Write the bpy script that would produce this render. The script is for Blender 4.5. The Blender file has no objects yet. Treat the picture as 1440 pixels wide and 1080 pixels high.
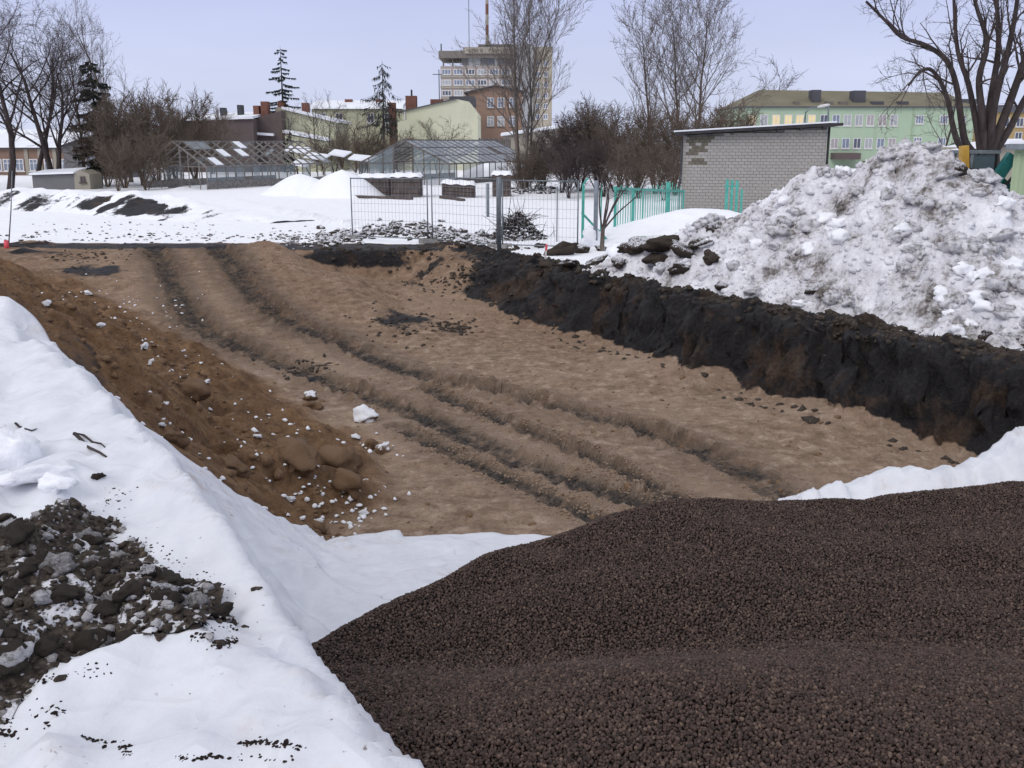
import bpy, bmesh, math, random
import numpy as np
from mathutils import Vector, noise as mnoise

R = math.radians
sc = bpy.context.scene
col = sc.collection

# ------------------------------------------------------------------ camera
CAMZ = 3.0
FPX = 1400.0                      # focal length in pixels of the 1440 wide photograph
TH = math.atan(340.0 / FPX)       # camera looks down so that the horizon sits at y = 200
cd = bpy.data.cameras.new('camera')
cam = bpy.data.objects.new('camera', cd)
col.objects.link(cam)
cam.location = (0, 0, CAMZ)
cam.rotation_euler = (math.pi / 2 - TH, 0, 0)
cd.sensor_width = 36.0
cd.lens = 36.0 * FPX / 1440.0
cd.clip_start = 0.05
cd.clip_end = 6000
sc.camera = cam

# ------------------------------------------------------------------ sky
SUN_EL, SUN_AZ = 38.0, 215.0
wd = bpy.data.worlds.new('World')
sc.world = wd
wd.use_nodes = True
nt = wd.node_tree
nt.nodes.clear()
wo = nt.nodes.new('ShaderNodeOutputWorld')
bg = nt.nodes.new('ShaderNodeBackground')
sky = nt.nodes.new('ShaderNodeTexSky')
sky.sky_type = 'NISHITA'
sky.sun_disc = False
sky.sun_elevation = R(SUN_EL)
sky.sun_rotation = R(SUN_AZ)
sky.dust_density = 4.0
tc = nt.nodes.new('ShaderNodeTexCoord')
sp = nt.nodes.new('ShaderNodeSeparateXYZ')
nt.links.new(tc.outputs['Generated'], sp.inputs[0])
mr = nt.nodes.new('ShaderNodeMapRange')
mr.inputs['From Min'].default_value = 0.0
mr.inputs['From Max'].default_value = 1.0
mr.inputs['To Min'].default_value = 0.0
mr.inputs['To Max'].default_value = 1.0
nt.links.new(sp.outputs['Z'], mr.inputs['Value'])
rp = nt.nodes.new('ShaderNodeValToRGB')          # overcast cloud deck, evenly brighter towards the zenith
rp.color_ramp.elements[0].position = 0.0
rp.color_ramp.elements[0].color = (0.735, 0.790, 0.985, 1)
rp.color_ramp.elements[1].position = 1.0
rp.color_ramp.elements[1].color = (1.0, 1.0, 1.0, 1)
e = rp.color_ramp.elements.new(0.14)
e.color = (0.565, 0.622, 0.905, 1)
e = rp.color_ramp.elements.new(0.45)
e.color = (0.76, 0.80, 0.98, 1)
nt.links.new(mr.outputs[0], rp.inputs[0])
mp = nt.nodes.new('ShaderNodeMapping')
mp.inputs['Scale'].default_value = (1.0, 1.0, 4.0)
nt.links.new(tc.outputs['Generated'], mp.inputs['Vector'])
cn = nt.nodes.new('ShaderNodeTexNoise')
cn.inputs['Scale'].default_value = 2.2
cn.inputs['Detail'].default_value = 4
nt.links.new(mp.outputs[0], cn.inputs['Vector'])
cm = nt.nodes.new('ShaderNodeMapRange')
cm.inputs['From Min'].default_value = 0.3
cm.inputs['From Max'].default_value = 0.7
cm.inputs['To Min'].default_value = 9.3
cm.inputs['To Max'].default_value = 10.7
nt.links.new(cn.outputs['Fac'], cm.inputs['Value'])
sm = nt.nodes.new('ShaderNodeVectorMath')
sm.operation = 'SCALE'
nt.links.new(rp.outputs[0], sm.inputs[0])
nt.links.new(cm.outputs[0], sm.inputs['Scale'])
mx = nt.nodes.new('ShaderNodeMix')
mx.data_type = 'RGBA'
mx.inputs['Factor'].default_value = 0.92
nt.links.new(sky.outputs[0], mx.inputs['A'])
nt.links.new(sm.outputs[0], mx.inputs['B'])
nt.links.new(mx.outputs['Result'], bg.inputs['Color'])
bg.inputs['Strength'].default_value = 0.1
nt.links.new(bg.outputs[0], wo.inputs[0])

sl = bpy.data.lights.new('sun', 'SUN')
sl.energy = 1.2
sl.angle = R(30)
sl.color = (1.0, 0.97, 0.93)
so = bpy.data.objects.new('sun', sl)
col.objects.link(so)
so.rotation_euler = (R(90 - SUN_EL), 0, R(180 - SUN_AZ))

vs = sc.view_settings
vs.view_transform = 'Standard'
vs.look = 'None'
vs.exposure = 0.0
vs.gamma = 1.0
vs.use_curve_mapping = False
sc.cycles.max_bounces = 6
sc.cycles.diffuse_bounces = 3
sc.cycles.glossy_bounces = 2
sc.cycles.transmission_bounces = 3
sc.cycles.transparent_max_bounces = 6
sc.cycles.use_denoising = True

# ------------------------------------------------------------------ placing helpers
def ray(px, py):
    xc = (px - 720.0) / FPX
    yc = (540.0 - py) / FPX
    return xc, math.cos(TH) + yc * math.sin(TH), -math.sin(TH) + yc * math.cos(TH)

def at_z(px, py, z):
    x, y, zz = ray(px, py)
    t = (z - CAMZ) / zz
    return np.array((x * t, y * t, z))

def at_y(px, py, Y):
    x, y, zz = ray(px, py)
    t = Y / y
    return np.array((x * t, Y, CAMZ + zz * t))

# ------------------------------------------------------------------ noise
def _h(ix, iy, seed):
    n = (ix.astype(np.int64) * 374761393 + iy.astype(np.int64) * 668265263 + seed * 1442695041) & 0xFFFFFFFF
    n = ((n ^ (n >> 13)) * 1274126177) & 0xFFFFFFFF
    n = (n ^ (n >> 16)) & 0xFFFFFFFF
    return n.astype(np.float64) / 4294967295.0

def vn(x, y, seed=0):
    x = np.asarray(x, float); y = np.asarray(y, float)
    ix = np.floor(x); iy = np.floor(y)
    fx = x - ix; fy = y - iy
    fx = fx * fx * fx * (fx * (fx * 6 - 15) + 10)
    fy = fy * fy * fy * (fy * (fy * 6 - 15) + 10)
    a = _h(ix, iy, seed); b = _h(ix + 1, iy, seed)
    c = _h(ix, iy + 1, seed); d = _h(ix + 1, iy + 1, seed)
    return (a + (b - a) * fx) * (1 - fy) + (c + (d - c) * fx) * fy

def fbm(x, y, octv=4, seed=0, gain=0.5):
    s = 0.0; amp = 1.0; tot = 0.0
    for o in range(octv):
        s = s + amp * (vn(x * 2.03 ** o + o * 17.3, y * 2.03 ** o - o * 9.1, seed + o * 7) - 0.5)
        tot += amp; amp *= gain
    return s / tot * 2.0            # about -1 .. 1

def worley(x, y, seed=0):
    ix = np.floor(x); iy = np.floor(y)
    best = np.full(np.shape(x), 9.0); idv = np.zeros(np.shape(x))
    for dx in (-1, 0, 1):
        for dy in (-1, 0, 1):
            jx = ix + dx; jy = iy + dy
            px = jx + _h(jx, jy, seed); py = jy + _h(jx, jy, seed + 91)
            d = np.hypot(px - x, py - y)
            m = d < best
            best = np.where(m, d, best)
            idv = np.where(m, _h(jx, jy, seed + 37), idv)
    return best, idv

def sst(a, b, x):
    t = np.clip((x - a) / (b - a), 0, 1)
    return t * t * (3 - 2 * t)

def polydist(x, y, pts):
    """distance to a polyline and the signed side, and length along it"""
    best = np.full(np.shape(x), 1e9); al = np.zeros(np.shape(x)); sg = np.zeros(np.shape(x))
    acc = 0.0
    for (x0, y0), (x1, y1) in zip(pts[:-1], pts[1:]):
        dx, dy = x1 - x0, y1 - y0
        L = math.hypot(dx, dy)
        t = np.clip(((x - x0) * dx + (y - y0) * dy) / (L * L), 0, 1)
        ex = x - (x0 + t * dx); ey = y - (y0 + t * dy)
        d = np.hypot(ex, ey)
        m = d < best
        best = np.where(m, d, best)
        al = np.where(m, acc + t * L, al)
        sg = np.where(m, np.sign(dx * ey - dy * ex), sg)
        acc += L
    return best, al, sg

def spline(pts, n=8):
    """smooth polyline through points (Catmull-Rom)"""
    P = [np.array(p, float) for p in pts]
    P = [2 * P[0] - P[1]] + P + [2 * P[-1] - P[-2]]
    out = []
    for i in range(1, len(P) - 2):
        for k in range(n):
            t = k / n
            out.append(0.5 * ((2 * P[i]) + (-P[i - 1] + P[i + 1]) * t + (2 * P[i - 1] - 5 * P[i] + 4 * P[i + 1] - P[i + 2]) * t * t
                              + (-P[i - 1] + 3 * P[i] - 3 * P[i + 1] + P[i + 2]) * t ** 3))
    out.append(P[-2])
    return out

# ------------------------------------------------------------------ materials
M = {}
def nodes(name, rough=0.8, spec=0.3):
    m = bpy.data.materials.new(name)
    m.use_nodes = True
    t = m.node_tree
    b = t.nodes['Principled BSDF']
    b.inputs['Roughness'].default_value = rough
    b.inputs['Specular IOR Level'].default_value = spec
    M[name] = m
    return m, t, b

def tex(t, scale, detail=4, rough=0.6, coord='Object', sc3=None, kind='ShaderNodeTexNoise'):
    c = t.nodes.new('ShaderNodeTexCoord')
    n = t.nodes.new(kind)
    n.inputs['Scale'].default_value = scale
    if 'Detail' in n.inputs: n.inputs['Detail'].default_value = detail
    if 'Roughness' in n.inputs: n.inputs['Roughness'].default_value = rough
    src = c.outputs[coord]
    if sc3:
        mp = t.nodes.new('ShaderNodeMapping')
        mp.inputs['Scale'].default_value = sc3
        t.links.new(src, mp.inputs['Vector']); src = mp.outputs[0]
    t.links.new(src, n.inputs['Vector'])
    return n.outputs['Fac'] if 'Fac' in n.outputs else n.outputs[0]

def ramp(t, fac, stops):
    r = t.nodes.new('ShaderNodeValToRGB')
    el = r.color_ramp.elements
    while len(el) < len(stops): el.new(0.5)
    for e, (p, c) in zip(el, stops):
        e.position = p; e.color = (*c, 1) if len(c) == 3 else c
    t.links.new(fac, r.inputs[0])
    return r.outputs[0]

def mixc(t, fac, a, b):
    m = t.nodes.new('ShaderNodeMix'); m.data_type = 'RGBA'
    for k, v in (('Factor', fac), ('A', a), ('B', b)):
        s = m.inputs[k]
        if isinstance(v, (int, float)): s.default_value = v
        elif isinstance(v, tuple): s.default_value = (*v, 1)
        else: t.links.new(v, s)
    return m.outputs['Result']

def mth(t, op, a, b=0.0, c=None):
    m = t.nodes.new('ShaderNodeMath'); m.operation = op
    for i, v in enumerate((a, b, c)):
        if v is None: continue
        if isinstance(v, (int, float)): m.inputs[i].default_value = v
        else: t.links.new(v, m.inputs[i])
    return m.outputs[0]

def maprange(t, v, a, b, c=0.0, d=1.0):
    m = t.nodes.new('ShaderNodeMapRange')
    for k, x in (('From Min', a), ('From Max', b), ('To Min', c), ('To Max', d)): m.inputs[k].default_value = x
    t.links.new(v, m.inputs['Value'])
    return m.outputs[0]

def bump(t, b, h, strength=0.5, dist=0.05, prev=None):
    n = t.nodes.new('ShaderNodeBump')
    n.inputs['Strength'].default_value = strength
    n.inputs['Distance'].default_value = dist
    t.links.new(h, n.inputs['Height'])
    if prev is not None: t.links.new(prev, n.inputs['Normal'])
    t.links.new(n.outputs[0], b.inputs['Normal'])
    return n.outputs[0]

def plain(name, c1, c2=None, scale=3.0, rough=0.8, spec=0.3, bstr=0.2, bdist=0.01, metal=0.0, coord='Object', detail=5):
    m, t, b = nodes(name, rough, spec)
    c2 = c2 or tuple(x * 0.75 for x in c1)
    f = tex(t, scale, detail, 0.65, coord)
    t.links.new(ramp(t, f, [(0.35, c2), (0.65, c1)]), b.inputs['Base Color'])
    if bstr: bump(t, b, tex(t, scale * 5, 3, 0.6, coord), bstr, bdist)
    b.inputs['Metallic'].default_value = metal
    return m

SNOWC = (0.86, 0.87, 0.90)
# ground: sand, damp sand, black soil, snow, driven by the attribute painted with the terrain
def ground_material():
    m, t, b = nodes('ground_mix', 0.9, 0.25)
    at = t.nodes.new('ShaderNodeAttribute'); at.attribute_name = 'cover'
    s = t.nodes.new('ShaderNodeSeparateColor'); t.links.new(at.outputs['Color'], s.inputs[0])
    snow, dark, damp = s.outputs[0], s.outputs[1], s.outputs[2]
    track = at.outputs['Alpha']
    big = tex(t, 0.45, 5, 0.6); mid = tex(t, 2.6, 6, 0.65); fine = tex(t, 16, 5, 0.7); grit = tex(t, 70, 2, 0.6)
    strk = tex(t, 1.0, 4, 0.6, sc3=(0.7, 5.0, 1.0))
    sand = ramp(t, mid, [(0.28, (0.235, 0.160, 0.108)), (0.5, (0.345, 0.240, 0.170)), (0.74, (0.47, 0.35, 0.262))])
    sand = mixc(t, maprange(t, strk, 0.45, 0.65, 0, 0.4), sand, (0.205, 0.140, 0.098))
    sand = mixc(t, maprange(t, fine, 0.48, 0.72, 0, 0.55), sand, (0.165, 0.105, 0.07))
    sand = mixc(t, maprange(t, big, 0.50, 0.68, 0, 0.4), sand, (0.25, 0.165, 0.105))
    clump = tex(t, 4.2, 6, 0.72)
    dry = maprange(t, tex(t, 0.28, 4, 0.6), 0.47, 0.60)
    sand = mixc(t, mth(t, 'MULTIPLY', maprange(t, clump, 0.52, 0.62, 0, 0.75), maprange(t, dry, 0, 1, 1, .25)), sand, (0.17, 0.112, 0.075))
    sand = mixc(t, mth(t, 'MULTIPLY', dry, .45), sand, (0.44, 0.325, 0.24))
    sand = mixc(t, maprange(t, clump, 0.46, 0.36, 0, 0.8), sand, (0.50, 0.385, 0.295))
    sand = mixc(t, maprange(t, grit, 0.55, 0.68, 0, 0.5), sand, (0.11, 0.075, 0.052))
    dsand = ramp(t, mid, [(0.28, (0.125, 0.069, 0.035)), (0.52, (0.215, 0.125, 0.066)), (0.74, (0.31, 0.19, 0.105))])
    dsand = mixc(t, maprange(t, fine, 0.46, 0.70, 0, 0.6), dsand, (0.085, 0.047, 0.025))
    dsand = mixc(t, maprange(t, clump, 0.52, 0.62, 0, 0.6), dsand, (0.075, 0.04, 0.02))
    c = mixc(t, damp, sand, dsand)
    tk = ramp(t, fine, [(0.34, (0.024, 0.021, 0.020)), (0.54, (0.066, 0.055, 0.047)), (0.74, (0.19, 0.145, 0.115))])
    tf = mth(t, 'MULTIPLY', track, maprange(t, mid, 0.36, 0.54, 0.35, 1.0))
    c = mixc(t, tf, c, tk)
    soil = ramp(t, fine, [(0.3, (0.006, 0.006, 0.008)), (0.55, (0.018, 0.016, 0.017)), (0.78, (0.055, 0.043, 0.036))])
    lay = tex(t, 0.9, 5, 0.65)
    soil = mixc(t, maprange(t, lay, 0.52, 0.66, 0, 0.8), soil, ramp(t, fine, [(0.35, (0.035, 0.02, 0.013)), (0.7, (0.115, 0.07, 0.042))]))
    df = maprange(t, mth(t, 'ADD', dark, mth(t, 'MULTIPLY', mth(t, 'SUBTRACT', mid, 0.5), 0.9)), 0.42, 0.58)
    c = mixc(t, df, c, soil)
    sn = ramp(t, mid, [(0.3, (0.80, 0.81, 0.85)), (0.6, SNOWC)])
    nz = mth(t, 'ADD', mth(t, 'MULTIPLY', mth(t, 'SUBTRACT', mid, 0.5), 0.9), mth(t, 'MULTIPLY', mth(t, 'SUBTRACT', fine, 0.5), 0.8))
    sf = maprange(t, mth(t, 'ADD', snow, nz), 0.44, 0.56)
    c = mixc(t, sf, c, sn)
    t.links.new(mth(t, 'SUBTRACT', .92, mth(t, 'MULTIPLY', mth(t, 'MULTIPLY', df, mth(t, 'SUBTRACT', 1.0, sf)), .34)), b.inputs['Roughness'])
    t.links.new(c, b.inputs['Base Color'])
    h = mth(t, 'ADD', mth(t, 'MULTIPLY', mid, 1.2), mth(t, 'ADD', mth(t, 'MULTIPLY', fine, 0.7), mth(t, 'MULTIPLY', grit, 0.25)))
    h = mth(t, 'MULTIPLY', h, maprange(t, sf, 0, 1, 1.0, 0.25))
    ru = t.nodes.new('ShaderNodeAttribute'); ru.attribute_name = 'rut'
    rs_ = t.nodes.new('ShaderNodeSeparateXYZ'); t.links.new(ru.outputs['Vector'], rs_.inputs[0])
    ph = mth(t, 'ADD', mth(t, 'MULTIPLY', rs_.outputs[0], 46.0), mth(t, 'MULTIPLY', mth(t, 'ABSOLUTE', rs_.outputs[1]), 3.2))
    ph = mth(t, 'ADD', ph, mth(t, 'MULTIPLY', mid, 5.0))
    tr_ = mth(t, 'MULTIPLY', mth(t, 'MULTIPLY', maprange(t, mth(t, 'SINE', ph), -.3, .4), rs_.outputs[2]), maprange(t, mid, .35, .6, .1, .8))
    h = mth(t, 'ADD', h, mth(t, 'MULTIPLY', tr_, .9))
    bump(t, b, h, 1.0, 0.085)
ground_material()

def dirty_snow(name, lo, hi, scale=1.6):
    m, t, b = nodes(name, 0.75, 0.3)
    big = tex(t, scale, 6, 0.68); fine = tex(t, scale * 9, 4, 0.7); pt = tex(t, scale * 0.35, 4, 0.6)
    f = mth(t, 'ADD', mth(t, 'MULTIPLY', big, 0.6), mth(t, 'ADD', mth(t, 'MULTIPLY', fine, 0.25), mth(t, 'MULTIPLY', pt, 0.35)))
    c = ramp(t, f, [(lo, (0.055, 0.046, 0.04)), (lo + 0.06, (0.22, 0.20, 0.19)), (hi, (0.60, 0.59, 0.62)), (hi + 0.12, (0.82, 0.82, 0.86))])
    t.links.new(c, b.inputs['Base Color'])
    bump(t, b, mth(t, 'ADD', big, mth(t, 'MULTIPLY', fine, 0.6)), 0.8, 0.06)
dirty_snow('dirty_snow', 0.435, 0.575)
dirty_snow('grey_snow', 0.47, 0.70, 7)
plain('clean_snow', SNOWC, (0.80, 0.81, 0.86), 1.2, 0.7, 0.3, 0.25, 0.03)
plain('roof_snow', (0.82, 0.84, 0.88), (0.70, 0.72, 0.78), 0.8, 0.8)

def soil_snow(name, thr):            # clods of earth with snow caught on their upper sides
    m, t, b = nodes(name, 0.9, 0.25)
    mid = tex(t, 9, 5, 0.65); fine = tex(t, 40, 4, 0.7)
    g = t.nodes.new('ShaderNodeNewGeometry'); s = t.nodes.new('ShaderNodeSeparateXYZ'); t.links.new(g.outputs['Normal'], s.inputs[0])
    f = mth(t, 'ADD', mth(t, 'MULTIPLY', mid, 1.2), mth(t, 'MULTIPLY', s.outputs['Z'], 0.35))
    soil = ramp(t, fine, [(0.3, (0.016, 0.013, 0.011)), (0.52, (0.052, 0.041, 0.033)), (0.72, (0.14, 0.112, 0.088))])
    c = mixc(t, maprange(t, f, thr, thr + 0.05), soil, (0.62, 0.62, 0.66))
    t.links.new(c, b.inputs['Base Color'])
    bump(t, b, mth(t, 'ADD', mid, mth(t, 'MULTIPLY', fine, 0.6)), 0.8, 0.03)
soil_snow('soil', 2.0)
soil_snow('soil_snowy', 0.83)
soil_snow('soil_mix', 0.95)

def sand_clod(name, thr, k=1.0, grey=0.0):
    m, t, b = nodes(name, 0.9, 0.25)
    mid = tex(t, 7, 5, 0.65); fine = tex(t, 45, 4, 0.7)
    g = t.nodes.new('ShaderNodeNewGeometry'); s = t.nodes.new('ShaderNodeSeparateXYZ'); t.links.new(g.outputs['Normal'], s.inputs[0])
    f = mth(t, 'ADD', mth(t, 'MULTIPLY', mid, 1.2), mth(t, 'MULTIPLY', s.outputs['Z'], 0.4))
    sd = ramp(t, fine, [(0.3, (0.10, 0.060, 0.034)), (0.55, (0.19, 0.118, 0.069)), (0.75, (0.27, 0.175, 0.108))])
    if grey: sd = mixc(t, grey, sd, (0.27, 0.20, 0.15))
    c = mixc(t, maprange(t, f, thr, thr + 0.06), sd, (0.82, 0.83, 0.87))
    t.links.new(c, b.inputs['Base Color'])
    bump(t, b, mth(t, 'ADD', mid, mth(t, 'MULTIPLY', fine, 0.6)), 0.7, 0.03)
sand_clod('sand_clod', 2.0)
sand_clod('sand_clod_snowy', 0.80)
sand_clod('sand_pale', 2.0, 1.0, 0.75)
sand_clod('snow_bit', 0.42)

def cloth():
    m, t, b = nodes('geotextile', 0.85, 0.25)
    big = tex(t, 0.9, 5, 0.6); mid = tex(t, 5, 5, 0.65); sp_ = tex(t, 28, 3, 0.6); fib = tex(t, 320, 2, 0.6)
    c = ramp(t, mid, [(0.3, (0.60, 0.615, 0.66)), (0.6, (0.68, 0.695, 0.74))])
    dirt = mth(t, 'MULTIPLY', maprange(t, mid, 0.48, 0.68), maprange(t, big, 0.46, 0.60, 0, 0.6))
    c = mixc(t, dirt, c, (0.42, 0.36, 0.33))
    speck = mth(t, 'MULTIPLY', maprange(t, sp_, 0.67, 0.71), maprange(t, big, 0.46, 0.56))
    c = mixc(t, mth(t, 'MULTIPLY', speck, 0.8), c, (0.16, 0.12, 0.11))
    t.links.new(c, b.inputs['Base Color'])
    c1 = tex(t, 1.3, 2, 0.5, sc3=(1.0, .55, 1.0)); c2 = tex(t, 3.1, 2, 0.5, sc3=(.6, 1.0, 1.0))
    cr = mth(t, 'ADD', maprange(t, mth(t, 'ABSOLUTE', mth(t, 'SUBTRACT', c1, .5)), 0, .045, 1, 0), mth(t, 'MULTIPLY', maprange(t, mth(t, 'ABSOLUTE', mth(t, 'SUBTRACT', c2, .5)), 0, .04, 1, 0), .5))
    h = mth(t, 'ADD', mth(t, 'ADD', mth(t, 'MULTIPLY', mid, 0.7), mth(t, 'MULTIPLY', fib, 0.06)), mth(t, 'MULTIPLY', cr, .55))
    bump(t, b, h, 0.45, 0.03)
cloth()

def pebble_mat():
    m, t, b = nodes('clay_pebble', 0.75, 0.35)
    oi = t.nodes.new('ShaderNodeObjectInfo')
    c = ramp(t, oi.outputs['Random'], [(0.0, (0.022, 0.014, 0.011)), (0.45, (0.054, 0.033, 0.026)), (0.88, (0.084, 0.053, 0.041)), (1.0, (0.14, 0.095, 0.07))])
    t.links.new(c, b.inputs['Base Color'])
    bump(t, b, tex(t, 160, 3, 0.6), 0.4, 0.003)
pebble_mat()
plain('heap_base', (0.05, 0.032, 0.028), (0.02, 0.013, 0.012), 60, 0.9, 0.2, 0.8, 0.02)

def bark(name, c1, c2):
    m, t, b = nodes(name, 0.9, 0.2)
    f = tex(t, 6, 4, 0.7, sc3=(1, 1, 0.25))
    t.links.new(ramp(t, f, [(0.35, c2), (0.65, c1)]), b.inputs['Base Color'])
    bump(t, b, tex(t, 30, 3, 0.7, sc3=(1, 1, 0.2)), 0.6, 0.02)
bark('bark_dark', (0.075, 0.058, 0.055), (0.03, 0.024, 0.024))
bark('bark_grey', (0.17, 0.145, 0.125), (0.075, 0.06, 0.052))
bark('bark_brown', (0.15, 0.115, 0.085), (0.07, 0.052, 0.04))
bark('twig_dark', (0.10, 0.078, 0.075), (0.055, 0.043, 0.042))
bark('twig_grey', (0.20, 0.17, 0.155), (0.12, 0.10, 0.09))
bark('twig_brown', (0.18, 0.14, 0.11), (0.10, 0.078, 0.062))
bark('needles', (0.035, 0.050, 0.038), (0.016, 0.024, 0.019))
bark('needles_grey', (0.065, 0.072, 0.066), (0.03, 0.034, 0.033))
bark('old_wood', (0.16, 0.145, 0.14), (0.08, 0.07, 0.066))
bark('plank_wood', (0.13, 0.105, 0.095), (0.06, 0.048, 0.045))
plain('paint_frame', (0.24, 0.225, 0.21), (0.12, 0.11, 0.105), 5, 0.8)
plain('steel_grey', (0.22, 0.25, 0.27), (0.14, 0.16, 0.18), 8, 0.5, 0.5, 0.1, 0.002, 0.4)
plain('wire_grey', (0.28, 0.31, 0.35), (0.20, 0.22, 0.25), 8, 0.5, 0.4, 0, 0, 0.3)
plain('green_paint', (0.09, 0.42, 0.34), (0.055, 0.30, 0.25), 6, 0.45, 0.5, 0.1, 0.002)
plain('pale_green_board', (0.35, 0.45, 0.31), (0.28, 0.38, 0.26), 2, 0.7)
plain('concrete', (0.32, 0.31, 0.30), (0.2, 0.19, 0.185), 5, 0.9)
plain('pink_paint', (0.85, 0.12, 0.15), (0.7, 0.09, 0.12), 6, 0.6)
plain('white_paint', (0.72, 0.70, 0.70), (0.5, 0.48, 0.47), 6, 0.6)
plain('tar_felt', (0.05, 0.048, 0.052), (0.025, 0.024, 0.028), 4, 0.9)
plain('dark_metal', (0.05, 0.055, 0.065), (0.03, 0.033, 0.04), 4, 0.6, 0.4)

def brick_mat():
    m, t, b = nodes('silicate_brick', 0.9, 0.2)
    oi = t.nodes.new('ShaderNodeObjectInfo')
    st = tex(t, 0.9, 5, 0.65, 'Object'); f = tex(t, 18, 4, 0.7)
    c = ramp(t, f, [(0.3, (0.30, 0.285, 0.265)), (0.7, (0.40, 0.38, 0.355))])
    c = mixc(t, mth(t, 'MULTIPLY', oi.outputs['Random'], 0.45), c, (0.28, 0.262, 0.245))
    t.links.new(c, b.inputs['Base Color'])
    bump(t, b, f, 0.4, 0.01)
brick_mat()
plain('mortar', (0.21, 0.20, 0.19), (0.13, 0.12, 0.115), 1.2, 0.95)
plain('stained_brick', (0.20, 0.175, 0.14), (0.10, 0.088, 0.07), 6, 0.95)

def wall(name, c, dirt=0.25, scale=0.25):
    m, t, b = nodes(name, 0.9, 0.2)
    a = tex(t, scale, 6, 0.65); v = tex(t, 0.6, 5, 0.7, sc3=(1, 1, 0.12))
    c2 = tuple(x * (1 - dirt) for x in c)
    cc = mixc(t, maprange(t, a, 0.35, 0.65), c2, c)
    cc = mixc(t, maprange(t, v, 0.52, 0.75, 0, 0.5), cc, tuple(x * 0.72 for x in c))
    t.links.new(cc, b.inputs['Base Color'])
    bump(t, b, tex(t, 12, 3), 0.2, 0.01)
wall('mint', (0.38, 0.48, 0.35), 0.08)
wall('olive_roof', (0.20, 0.182, 0.128), 0.2)
wall('ochre', (0.42, 0.31, 0.15))
wall('tower_grey', (0.35, 0.36, 0.37), 0.15)
wall('tower_pink', (0.37, 0.315, 0.285), 0.12)
wall('tower_orange', (0.42, 0.375, 0.30), 0.15)
wall('tower_trim', (0.20, 0.18, 0.16), 0.15)
wall('rust_plaster', (0.30, 0.20, 0.15), 0.12)
wall('lemon', (0.60, 0.60, 0.45), 0.08)
wall('lemon_dim', (0.50, 0.50, 0.36), 0.15)
wall('brown_plaster', (0.125, 0.098, 0.095), 0.2)
wall('brick_red', (0.21, 0.10, 0.075), 0.3, 2.0)
wall('tan_brick', (0.27, 0.18, 0.135), 0.25, 1.0)
wall('grey_plaster', (0.19, 0.185, 0.19), 0.2)
wall('slate', (0.10, 0.10, 0.115), 0.2)
wall('beige', (0.36, 0.33, 0.27), 0.2)
wall('shed_green', (0.34, 0.42, 0.27), 0.12, 0.5)

def glass(name, c, rough=0.12, emit=None):
    m, t, b = nodes(name, rough, 0.6)
    f = tex(t, 1.3, 2, 0.5)
    t.links.new(mixc(t, f, tuple(x * 0.6 for x in c), c), b.inputs['Base Color'])
    if emit:
        b.inputs['Emission Color'].default_value = (*emit, 1)
        b.inputs['Emission Strength'].default_value = 0.55
glass('pane_dark', (0.10, 0.12, 0.16))
glass('pane_blue', (0.22, 0.27, 0.36), 0.15)
glass('pane_pale', (0.42, 0.44, 0.46), 0.4)
glass('pane_pink', (0.42, 0.38, 0.38), 0.4)
glass('pane_lit', (0.5, 0.45, 0.3), 0.3, (0.75, 0.55, 0.22))
def clear_pane(name, alpha, c):
    m, t, b = nodes(name, 0.15, 0.5)
    b.inputs['Base Color'].default_value = (*c, 1)
    b.inputs['Alpha'].default_value = alpha
clear_pane('old_glass', 0.55, (0.20, 0.24, 0.26))
clear_pane('cab_glass', 0.6, (0.10, 0.14, 0.17))
plain('machine_teal', (0.02, 0.15, 0.15), (0.012, 0.09, 0.09), 3, 0.45, 0.5)
plain('machine_yellow', (0.50, 0.30, 0.05), (0.36, 0.20, 0.03), 3, 0.5, 0.5)
plain('machine_black', (0.02, 0.022, 0.026), (0.012, 0.012, 0.015), 3, 0.6, 0.4)

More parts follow.
